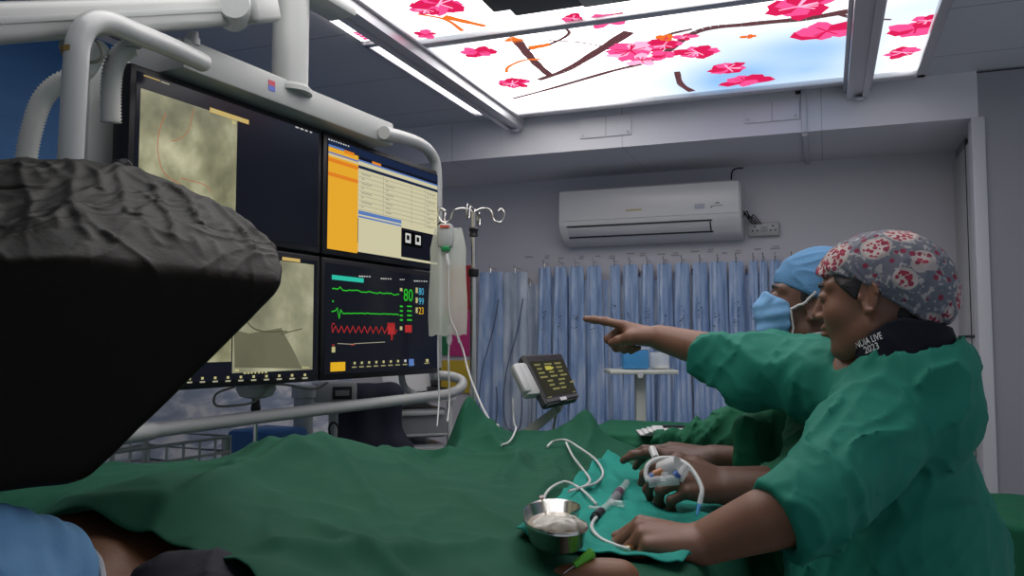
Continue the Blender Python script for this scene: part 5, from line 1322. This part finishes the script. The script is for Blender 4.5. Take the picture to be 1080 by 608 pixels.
def b_cap(S):
    S.ell((-.012, 0, .040), (.112, .087, .086), k=.02); S.ell((-.070, 0, .010), (.080, .082, .084), k=.03); S.ell((-.080, 0, -.026), (.062, .066, .052), k=.03)
    S.clip(lambda X, Y, Z: np.interp(X, RX, RZ)-Z, .006)
    def d(x, y, z):
        a = np.arctan2(z-.0, x+.02); return .0035*np.maximum(0, ridge(x*22, y*16, z*20))**2+.003*np.sin(a*26+y*60)*np.clip((.03-(z-np.interp(x, RX, RZ)))/.03, 0, 1)+.004*perlin(x*14, y*14, z*14)
    S.displace(d, .02)
local_shell('floral_cap', CAPM, p1, HM1, HD1, b_cap, (-.20, -.13, -.12), (.13, .13, .17), .003)
# navy collar shield with lettering
def b_col(S):
    S.rc((-.040, 0, -.04), (-.044, 0, -.16), .088, .094, .01)
    S.ell((.078, 0, -.120), (.058, .046, .060), k=.006, cut=True)
    S.clip(lambda X, Y, Z: np.maximum(Z-np.interp(X, [-.13, -.10, -.06, -.03, 0, .02, .04], [-.075, -.062, -.052, -.058, -.074, -.087, -.098]), -.17-Z), .003)
    S.displace(lambda x, y, z: .0025*np.maximum(0, ridge(x*14, y*14, z*22))**2, .015)
col = local_shell('collar', M_navy, p1, HM1, HD1, b_col, (-.19, -.14, -.28), (.09, .14, -.02), .003)
def bvh_of(o): return BVHTree.FromPolygons([tuple(v.co+Vector(LOC[o.name])) for v in o.data.vertices], [tuple(p.vertices) for p in o.data.polygons])
bc = bvh_of(col)
def lettering(s, px, py, hpx, ang, bv, name, parent, mt, dist=3.0, lift=.0012, bold=.0, stretch=1.0):
    ca, sa = math.cos(ang), math.sin(ang); last = [1.45]
    def fn(x, y):
        x = x*stretch; qx, qy = px+hpx*(x*ca-y*sa), py-hpx*(y*ca+x*sa)
        v = nrm(ray(qx, qy)); hit = bv.ray_cast(Vector(CO), Vector(v), dist)
        if hit[0] is None: return CO+v*last[0]
        last[0] = hit[3]; return CO+v*(hit[3]-lift)
    m = MB(); m.text(s, 1.0, fn, bold=bold); return m.build(name, mt, parent, recalc=False)
lettering('INDIA LIVE', 901.5, 368.5, 10.5, math.radians(21), bc, 'collar_lettering', col, M_strap, bold=.012, stretch=.63)
lettering('2023', 912.5, 373.5, 10.5, math.radians(21), bc, 'collar_lettering', col, M_strap, bold=.012, stretch=.80)
# gown
def gown(parent, name, mt, lo, hi, build, amp, seed, h=.0055, fx=9):
    S = SDF(lo, hi, h); build(S); S.displace(wrinkle(fx, amp, seed), .035); V, Q = S.extract(); return vf_obj(name, relax(V, Q, 1), Q, mt, parent)
def planecut(S, p, n, k=.004):
    p = np.array(p); S.clip(lambda X, Y, Z: (X-p[0])*n[0]+(Y-p[1])*n[1]+(Z-p[2])*n[2], k)
def b_torso1(S):
    S.rc(P(930, 430, 1.50), P(945, 655, 1.51), .092, .172, .05); S.rc(P(926, 435, 1.60), P(938, 655, 1.62), .09, .170, .05)
    S.rc(P(958, 418, 1.46), P(880, 412, 1.62), .078, .070, .05)                # shoulder yoke
    S.rc(P(945, 440, 1.52), P(952, 530, 1.53), .088, .140, .04); S.rc(P(958, 468, 1.53), P(956, 560, 1.54), .098, .142, .04)   # back
    lc = lambda *q: HD1+HM1 @ np.array(q)
    S.rc(lc(-.052, 0, -.168), lc(-.050, 0, -.23), .104, .108, .03)          # neckline
    S.rc(P(898, 396, 1.54), P(878, 405, 1.62), .045, .06, .03)
    S.rc((hip[0], hip[1], .95), (hip[0], hip[1], .52), .19, .21, .06)
def c_torso1(S):
    lc = lambda *q: HD1+HM1 @ np.array(q)
    S.rc(lc(-.042, 0, -.20), lc(-.042, 0, .06), .088, .088, .006, cut=True)
    S.ell(lc(.056, 0, -.100), (.050, .045, .036), HM1/HS1, k=.006, cut=True)
def smin_into(S, S2, k):
    a_, d = S.D, S2.D; hh = np.clip(.5+.5*(a_-d)/k, 0, 1); S.D = a_+(d-a_)*hh-k*hh*(1-hh)
glo, ghi = (-.42, 1.0, .35), (.58, 2.08, 1.48)
S = SDF(glo, ghi, .0052); b_torso1(S); S.displace(wrinkle(8, .011, 5), .035); c_torso1(S)
S2 = SDF(glo, ghi, .0052); mid = P(905, 472, 1.36)
S2.rc(SH2, mid, .080, .080, .03); S2.rc(mid, P(845, 538, 1.25), .080, .066, .03); S2.rc(P(845, 538, 1.25), P(805, 557, 1.25), .066, .060, .02)
S2.displace(wrinkle(9, .013, 3), .035)
d = nrm(P(800, 558, 1.25)-P(880, 510, 1.28)); planecut(S2, P(817, 552, 1.25), nrm(d+np.array([0, 0, .12]))); S2.rc(P(860, 530, 1.255), P(795, 562, 1.25), .044, .050, .004, cut=True)
smin_into(S, S2, .018)
S2 = SDF(glo, ghi, .0052); mid = P(800, 392, 1.72)
S2.rc(SH1, mid, .084, .076, .03); S2.rc(mid, P(738, 372, 1.81), .072, .053, .03); S2.displace(wrinkle(9, .013, 8), .035)
d = nrm(P(735, 370, 1.83)-P(800, 390, 1.72)); planecut(S2, P(740, 374, 1.81), d); S2.rc(P(775, 383, 1.76), P(728, 368, 1.83), .042, .047, .004, cut=True)
smin_into(S, S2, .022)
V, Q = S.extract(); vf_obj('gown', relax(V, Q, 3), Q, M_gown, p1)

# ------------------------------------------------------------------ person 2: blue cap and mask
HS2 = .97; HM2 = face_frame(23, 9)*HS2; HD2 = P(860, 323, 1.76)-HM2 @ np.array([-.006, .079, -.004])
base2 = P(850, 600, 1.95); p2 = thing('person', 'masked person in blue cap and dark green gown working at the table', 'person', (base2[0], base2[1], 0))
parts = []
V, Q = head_sdf(.0028).extract(); parts.append((to_world(V, HM2, HD2), Q))
RW = P(752, 484, 1.92); LW = P(768, 512, 1.62)
REL = P(840, 500, 1.95); LEL = P(850, 520, 1.62)
thm3 = [(.022, .022, -.010), (.055, .046, -.006), (.085, .052, .004), (.108, .046, .010)]
V, Q, tr, HMr = hand_mesh(RW, nrm(P(657, 466, 1.98)-RW), nrm(np.array([0, 0, 1.0])-CF*.2), REL, dict(i=(8, 14, 10), m=(14, 18, 12), r=(24, 24, 14), p=(30, 26, 16)), thm3, left=False, r_el=.043, h=.0026, scale=1.12)
parts.append((V, Q))
thm4 = [(.022, .022, -.010), (.050, .046, -.012), (.080, .052, -.016), (.104, .040, -.022)]
V, Q, tl_, HMl = hand_mesh(LW, nrm(P(690, 494, 1.60)-LW), nrm(np.array([0, 0, 1.0])-CF*.75), LEL, dict(i=(30, 40, 25), m=(42, 50, 30), r=(50, 55, 30), p=(55, 55, 30)), thm4, left=True, r_el=.043, h=.0026, scale=1.1)
parts.append((V, Q))
S = SDF((-.40, 1.5, 0), (.40, 2.4, 1.48), .012)
S.rc(P(858, 425, 1.90), P(856, 640, 1.92), .11, .125, .05).rc(P(858, 425, 2.02), P(856, 640, 2.02), .11, .125, .05)
S.rc(P(850, 420, 2.06), REL, .052, .04, .03).rc(P(868, 425, 1.86), LEL, .052, .04, .03)
hip2 = P(856, 640, 1.97)
for s in (-.09, .09):
    c = hip2[:2]+CF[:2]*s; S.rc((c[0], c[1], hip2[2]), (c[0], c[1], .48), .085, .055, .03).rc((c[0], c[1], .48), (c[0]+.02, c[1], .08), .052, .036, .02).rc((c[0]+.02, c[1], .04), (c[0]-.13, c[1]-.04, .035), .04, .033, .02)
V, Q = S.extract(); parts.append((relax(V, Q, 1), Q))
V, Q = join_vf(parts); vf_obj('body', V, Q, M_skin2, p2); eyes(p2, HM2, HD2); brows(p2, HM2, HD2)
def b_cap2(S):
    S.ell((-.012, 0, .036), (.107, .085, .100), k=.02); S.ell((-.070, 0, .010), (.050, .066, .072), k=.03)
    rz = lambda X: np.interp(X, [-.15, -.09, -.04, -.01, .03, .07, .1, .13], [-.055, -.048, -.01, .012, .024, .034, .040, .044])
    S.clip(lambda X, Y, Z: rz(X)-Z, .005)
    S.displace(lambda x, y, z: .0035*np.maximum(0, ridge(x*9-z*14, y*10, z*26+x*8))**3+.002*perlin(x*18, y*18, z*18), .02)
local_shell('surgical_cap', M_cap2, p2, HM2, HD2, b_cap2, (-.15, -.12, -.09), (.13, .12, .16), .003)
def b_hair2(S):
    S.ell((-.012, 0, .022), (.101, .079, .088), k=.006); S.ell((-.065, 0, -.03), (.040, .058, .045), k=.02)
    S.clip(lambda X, Y, Z: np.maximum(np.interp(X, [-.1, -.06, -.02, 0, .02, .04], [-.085, -.07, -.03, .0, -.005, .02])-Z, X-.03))
local_shell('hair', M_hair, p2, HM2, HD2, b_hair2, (-.15, -.12, -.12), (.13, .12, .15), .003)
def mask_shell(parent, M, o, h=.0028):
    S = head_sdf(h); S.D = S.D-.0045
    S.ell((.092, 0, -.028), (.036, .030, .042), k=.03); S.ell((.070, 0, -.085), (.040, .042, .032), k=.03)
    def lim(X, Y, Z): return np.maximum(.040+.16*np.abs(Z+.050)-X, np.maximum(Z-np.interp(X, [.03, .08, .11], [-.014, .008, .016]), np.interp(X, [.03, .08], [-.088, -.118])-Z))
    S.clip(lim, .003); S.displace(lambda x, y, z: .0014*np.sin((z+.05)*210+x*60), .012); V, Q = S.extract()
    return vf_obj('surgical_mask', to_world(relax(V, Q, 1), M, o), Q, M_mask, parent)
mask_shell(p2, HM2, HD2)
for s in (-1, 1):
    m = MB(); m.tube(on_head([(.045, s*.07, -.018), (.020, s*.085, .000), (-.004, s*.085, .026)], .004, HM2, HD2), .0030, 6)
    m.tube(on_head([(.038, s*.07, -.086), (.015, s*.08, -.076), (-.010, s*.08, -.066), (-.035, s*.075, -.060), (-.06, s*.05, -.058)], .004, HM2, HD2), .0030, 6)
    m.tube(on_head([(.043, s*.08, -.020), (.036, s*.08, -.052), (.037, s*.075, -.086)], .006, HM2, HD2), .0022, 6)
    m.build('mask_strap', M_strap, p2)
m = MB(); q = HD2+HM2 @ np.array([.048, .030, -.150]); m.tube([q-HM2[:, 2]*.014, q+HM2[:, 2]*.014], .02, 12, rs=[.016, .021]); m.build('mask_valve', M_white, p2)
def b_torso2(S):
    S.rc(P(858, 428, 1.90), P(850, 650, 1.92), .125, .165, .05); S.rc(P(852, 428, 2.03), P(850, 650, 2.04), .125, .165, .05)
    S.rc(P(872, 418, 1.84), P(845, 420, 2.10), .080, .075, .05); S.rc(P(862, 388, 1.90), P(862, 405, 1.92), .082, .10, .04)
    S.ell(HD2+HM2 @ np.array([.0, 0, -.115]), (.072, .068, .06), k=.02, cut=True)
    S.rc((hip2[0], hip2[1], .95), (hip2[0], hip2[1], .52), .18, .20, .06)
    S.rc(P(796, 452, 1.82), P(800, 540, 1.82), .035, .04, .04)              # open front panel
gown(p2, 'gown', M_gown2, (-.42, 1.45, .35), (.45, 2.45, 1.46), b_torso2, .012, 14, h=.006, fx=9)
def b_slv3(S):
    S.rc(P(840, 425, 2.06), P(775, 462, 2.05), .080, .066, .03); S.rc(P(775, 462, 2.05), P(705, 466, 2.06), .062, .030, .03)
def slv3w(x, y, z): return wrinkle(13, .014, 3)(x, y, z)+.006*np.sin((x*.9-y*.3)*170)*np.clip((-.22-x)/.1, 0, 1)
S = SDF((-.55, 1.75, .98), (.1, 2.45, 1.46), .005); b_slv3(S); S.displace(slv3w, .035); V, Q = S.extract(); vf_obj('sleeve', relax(V, Q, 1), Q, M_gown2, p2)
def b_slv4(S):
    S.rc(P(872, 425, 1.84), P(865, 500, 1.66), .078, .068, .03); S.rc(P(865, 500, 1.66), P(828, 520, 1.62), .066, .058, .03)
gown(p2, 'sleeve', M_gown2, (-.25, 1.45, .95), (.25, 2.1, 1.42), b_slv4, .010, 23, h=.005, fx=12)

# ------------------------------------------------------------------ the patient
hp = P(4, 574, .80)-np.array([0, .05, .09])
p3 = thing('person', 'patient lying under the green drape with a blue face mask', 'person', (-.83, .9, 1.0))
HM3 = frame(np.array([.12, .10, 1.0]), z=np.array([0, -1.0, .1])); parts = []
V, Q = head_sdf(.003).extract(); parts.append((to_world(V, HM3, hp), Q))
S = SDF((-1.12, .40, .96), (-.15, 2.5, 1.22), .009)
S.rc((hp[0]+.01, hp[1]+.08, hp[2]-.01), (-.83, .80, 1.045), .060, .085, .04); S.rc((-.83, .80, 1.045), (-.85, 1.35, 1.06), .09, .10, .05); S.rc((-.93, .83, 1.065), (-.94, 1.4, 1.04), .088, .085, .05); S.rc((-.73, .84, 1.03), (-.76, 1.4, 1.04), .085, .085, .05)
S.rc((-.68, .82, 1.045), (-.48, .96, 1.01), .062, .040, .03); S.rc((-.48, .96, 1.01), (-.28, 1.05, 1.0), .040, .026, .03)
S.rc((-.98, .80, 1.06), (-1.04, 1.1, 1.045), .055, .04, .03); S.rc((-1.04, 1.1, 1.045), (-1.03, 1.38, 1.04), .04, .03, .02)
for x, x2 in ((-.95, -1.0), (-.74, -.68)): S.rc((x, 1.42, 1.01), (x, 1.85, 1.0), .075, .052, .04); S.rc((x, 1.85, 1.0), (x2, 2.29, .99), .05, .036, .02); S.rc((x2, 2.31, .985), (x2, 2.34, 1.08), .035, .028, .02)
V, Q = S.extract(); parts.append((relax(V, Q, 2), Q))
KR = np.column_stack([nrm(CR*np.array([1, 1, 0])), nrm(CF*np.array([1, 1, 0])), np.array([0, 0, 1.0])])
wq_ = rayz(628, 607, .0)          # the bare wrist that shows through the drape
S = SDF((-.075, -.05, -.05), (.08, .05, .05), .0028); S.rc((-.04, 0, -.008), (.035, 0, -.004), .026, .027, .01).ell((.01, 0, .004), (.045, .030, .022), k=.01); V, Q = S.extract()
parts.append((V @ KR.T+wq_+np.array([0, 0, -.004]), Q)); V, Q = join_vf(parts); vf_obj('body', V, Q, M_skin3, p3)
mask_shell(p3, HM3, hp)
m = MB()
for s in (-1, 1): m.tube([hp+HM3 @ np.array(p) for p in ((.058, s*.055, -.108), (.078, s*.030, -.119), (.088, 0, -.1225))], .0035, 6, smooth=5)
m.build('mask_edge', M_strap, p3)
# navy sheet over the patient's shoulder
S = SDF((-.85, .42, .86), (-.30, .90, 1.22), .0045)
S.rc((-.66, .755, 1.055), (-.57, .70, 1.045), .095, .08, .03); S.rc((-.60, .58, 1.04), (-.52, .58, 1.0), .09, .08, .05)
S.displace(wrinkle(9, .006, 6), .03); V, Q = S.extract(); vf_obj('shirt', relax(V, Q, 1), Q, ramp_mat('dotted_navy_cloth', 60, [(.0, (.16, .16, .17)), (.10, (.012, .013, .026)), (1, (.010, .011, .022))], tex='VORONOI', rough=.85), p3)

# ------------------------------------------------------------------ small things on the towel
kp = onz(589, 545, 1.108); kz = max(drape_z(kp[0]+a, kp[1]+b) for a in (-.04, 0, .04) for b in (-.08, 0, .08))+.010; kp = onz(589, 545, kz+.031)
def kidney(a, s):
    """outline of a kidney shape, dent towards the picture's right"""
    y = .122*s*math.sin(a); x = .052*s*math.cos(a)*(1-.1*math.cos(a)); return x-(.030*s*math.exp(-(y/(.042*s))**2) if math.cos(a) > 0 else -.006*s*math.exp(-(y/(.06*s))**2)), y
def kring(s, z, n=56, grow=0.0): 
    out = []
    for k in range(n):
        a = -math.pi+2*math.pi*k/n; x, y = kidney(a, s); L = math.hypot(x, y); x, y = x*(1+grow/L), y*(1+grow/L); out.append(np.array([kp[0], kp[1], kz+z])+KR @ np.array([x, y, 0]))
    return out
m = MB(); rings = [kring(.80, 0), kring(.86, .003), kring(.985, .031), kring(1.025, .0325), kring(1.03, .030), kring(1.015, .034), kring(.972, .0315), kring(.84, .007), kring(.78, .0035)]
rv = [[m.bm.verts.new(tuple(p)) for p in r] for r in rings]; n = 56
for i in range(len(rv)-1):
    for k in range(n): m.bm.faces.new((rv[i][k], rv[i][(k+1) % n], rv[i+1][(k+1) % n], rv[i+1][k]))
m.bm.faces.new(rv[0][::-1]); m.bm.faces.new(rv[-1]); tag(set_origin(m.build('kidney_dish', M_steel, sharp=60), (kp[0], kp[1], kz)), 'steel kidney dish holding fluid and gauze on the teal towel', 'dish')
m = MB(); m.poly(kring(.90, .016)); tag(m.build('dish_fluid', mat('milky_fluid', (.42, .36, .28), .08, noise=(40, .25))), 'shallow cloudy fluid pooled in the kidney dish', 'fluid', kind='stuff')
S = SDF((-.05, -.05, -.02), (.05, .05, .03), .0022); S.ell((-.002, -.008, .0), (.034, .026, .008), k=.01).ell((.012, -.016, .002), (.022, .016, .009), k=.01).ell((-.014, .006, .002), (.018, .014, .007), k=.01)
S.displace(lambda x, y, z: .004*perlin(x*70, y*70, z*70)+.003*np.maximum(0, ridge(x*60, y*50, z*40))**2, .015); V, Q = S.extract()
tag(set_origin(vf_obj('gauze_pad', V @ KR.T+np.array([kp[0], kp[1], kz+.019]), Q, mat('white_gauze', (.66, .64, .58), .9, bump=(400, .3))), (kp[0], kp[1], kz+.02)), 'crumpled wet white gauze lying in the kidney dish', 'gauze')
a, b = rayz(571, 522), None
a0 = P(571, 524, np.linalg.norm((kp-CO) @ CF)*1.0); b0 = np.array([kp[0], kp[1], kz+.03])+KR @ np.array([-.018, .012, 0])
t2 = thing('needle_stick', 'thin needle with a pale hub standing in the kidney dish', 'needle', b0)
m = MB(); m.tube([a0, b0], .0016, 8); m.build('shaft', M_steel, t2); m = MB(); m.tube([a0, a0*.88+b0*.12], .0034, 10); m.build('hub', mat('pale_pink_plastic', (.5, .36, .34), .4), t2)
# stopcock in front of the dish
q = rayz(584, 575, .020); t2 = thing('stopcock', 'small clear three way stopcock leaning below the kidney dish', 'stopcock', q)
m = MB(); m.tube([q-KR[:, 0]*.013, q+KR[:, 0]*.013], .0045, 12); m.build('body', M_clear, t2); m = MB(); m.tube([q, q+np.array([0, 0, .014])], .004, 10); m.build('handle', M_trim, t2)
# valve / haemostasis connector on the towel
def on_towel(px, py, lift=.016): return rayz(px, py, lift)
q0, q1, q2, q3 = on_towel(630, 556, .020), on_towel(645, 543, .022), on_towel(655, 530, .024), on_towel(661, 522, .026)
t2 = thing('haemostasis_valve', 'clear plastic valve connector with dark collar lying on the teal towel', 'valve', q1)
m = MB(); m.tube([q0, q1], .0075, 14); m.tube([q1, q2], .0095, 14); m.tube([q2, q3], .0075, 14); m.tube([q1, q1+KR[:, 0]*.020+KR[:, 1]*-.016], .006, 12); m.tube([q0*.6+q1*.4, q0*.6+q1*.4-KR[:, 0]*.024+KR[:, 1]*.012], .006, 12); m.build('body', M_clear, t2)
m = MB(); m.tube([q1*.45+q2*.55, q1*.15+q2*.85], .0105, 14); m.build('collar', mat('purple_collar', (.12, .05, .09), .35), t2)
m = MB(); m.tube([q0*1.1-q1*.1, q0*.75+q1*.25], .0088, 14); m.tube([q0*1.25-q1*.25, q0*1.1-q1*.1], .0068, 14); m.build('rotator', mat('dark_clear', (.03, .03, .035), .2), t2)
line_thing('catheter_line', 'clear line from the valve connector to the hand resting on the towel', [q0, on_towel(624, 566), on_towel(632, 578), on_towel(648, 586), on_towel(664, 591)], .0030, M_line)
q = on_towel(664, 588, .012); t2 = thing('sheath_hub', 'small brown and yellow sheath hub beside the resting hand', 'sheath', q)
m = MB(); m.tube([q+KR[:, 0]*.008+KR[:, 1]*.010, q], .0055, 12); m.build('hub', mat('amber_plastic', (.33, .13, .04), .3), t2); m = MB(); m.tube([q-KR[:, 0]*.010-KR[:, 1]*.004, q-KR[:, 0]*.001], .0058, 12); m.build('cap', mat('pale_yellow', (.62, .52, .18), .35), t2)
line_thing('loose_line', 'white line looping up from the dish and over the drape peak', [on_towel(600, 531, .022), on_towel(615, 526, .022), on_towel(630, 520, .022), on_towel(636, 508, .02), on_towel(628, 494, .02), rayz(610, 480, .02), rayz(596, 470, .014), rayz(583, 471, .012), rayz(577, 474, .006)], .0030, M_line)
line_thing('loose_line', 'white line running down the drape to the rim of the dish', [rayz(597, 472, .012), rayz(604, 487, .014), rayz(614, 503, .018), rayz(622, 517, .022), on_towel(618, 524, .022), on_towel(608, 528, .022)], .0028, M_line)
line_thing('loose_line', 'white line arching from behind the dish along its back rim', [on_towel(573, 531, .006), on_towel(577, 525, .010), on_towel(585, 520, .014), on_towel(596, 519, .020), on_towel(606, 524, .022), on_towel(616, 531, .022), on_towel(629, 545, .022)], .0028, M_line)
line_thing('infusion_line', 'thin white line dropping from the pouches to the drape beside the touch panel', [P(541, 420, 2.6), P(542, 445, 2.55), rayz(544, 460, .02), rayz(538, 470, .012), rayz(529, 474, .01)], .0028, M_line)
q = rayz(524, 460, .02); t2 = thing('line_clamp', 'white roller clamp on the infusion line lying on the drape', 'clamp', q)
m = MB(); m.box(P(523, 458, 2.45), (.022, .018, .058), frame(CR, z=(CU*.95-CR*.3)), bev=.006); m.build('clamp_body', M_white2, t2); m = MB(); m.tube([P(525, 466, 2.45), P(528, 474, 2.45)], .004, 8); m.build('nozzle', M_white2, t2)
# manifold in the left hand of the masked person
q = P(704, 494, 1.54); t2 = thing('pressure_manifold', 'white syringe hub with clear stopcocks held in the masked person\'s hand', 'manifold', q)
ax = nrm(CR*.55+CU*.75-CF*.2); sx_ = nrm(np.cross(ax, CF))
m = MB(); m.lathe(P(707, 496, 1.54), [(.0185, -.020), (.0215, -.017), (.0215, .015), (.019, .020)], nrm(CR*.75+CU*.45-CF*.45), 28); m.build('hub', M_white2, t2)
m = MB(); m.tube([P(690, 502, 1.53), P(699, 498, 1.53)], .009, 14); m.build('amber_connector', MT['amber_plastic'], t2)
m = MB(); m.tube([P(683, 507, 1.53), P(692, 502, 1.53)], .0085, 14); m.tube([P(684, 509, 1.52), P(716, 506, 1.51)], .010, 12); m.tube([P(716, 506, 1.51), P(724, 492, 1.52)], .009, 12); m.tube([P(700, 510, 1.51), P(702, 500, 1.52)], .008, 12); m.build('stopcock_body', M_clear, t2)
m = MB(); m.tube([P(687, 505, 1.525), P(690, 503, 1.525)], .0095, 12); m.tube([P(712, 503, 1.51), P(716, 500, 1.51)], .0085, 12); m.build('blue_handle', mat('blue_plastic', (.03, .10, .35), .35), t2)
line_thing('pressure_tube', 'looped white tube arching over the hand with the manifold to a blue tip', [P(683, 508, 1.53), P(681, 500, 1.54), P(684, 490, 1.55), P(695, 484, 1.56), P(710, 484, 1.56), P(724, 490, 1.54), P(734, 502, 1.52), P(740, 515, 1.50), P(740, 524, 1.49)], .0042, M_line)
a, b = P(740, 522, 1.49), P(735, 544, 1.46)
t2 = thing('line_connector', 'clear connector with a blue tip at the end of the looped tube', 'connector', a)
m = MB(); m.tube([a, a*.5+b*.5], .0065, 12, rs=[.005, .0075, .005]); m.build('body', M_clear, t2); m = MB(); m.tube([a*.5+b*.5, b], .003, 8, rs=[.0045, .002]); m.build('tip', MT['blue_clear_plastic'], t2)
q = P(691, 479, 1.75); line_thing('syringe_plunger', 'short white plunger stem held above the manifold', [P(688, 474, 1.72), P(692, 484, 1.66)], .008, M_line, 'plunger')
# patient's wrist through the drape, with green needle hub
a, b = wq_+KR @ np.array([-.030, -.012, .016]), wq_+KR @ np.array([-.004, .002, .030])
t2 = thing('needle_hub', 'bright green needle hub resting on the patient\'s wrist', 'needle', a)
m = MB(); m.tube([a, b], .006, 12, rs=[.0045, .0075]); m.build('hub', mat('bright_green_plastic', (.10, .42, .03), .35), t2); m = MB(); m.tube([a, a+(a-b)*.6], .0012, 6); m.build('needle', M_steel, t2)
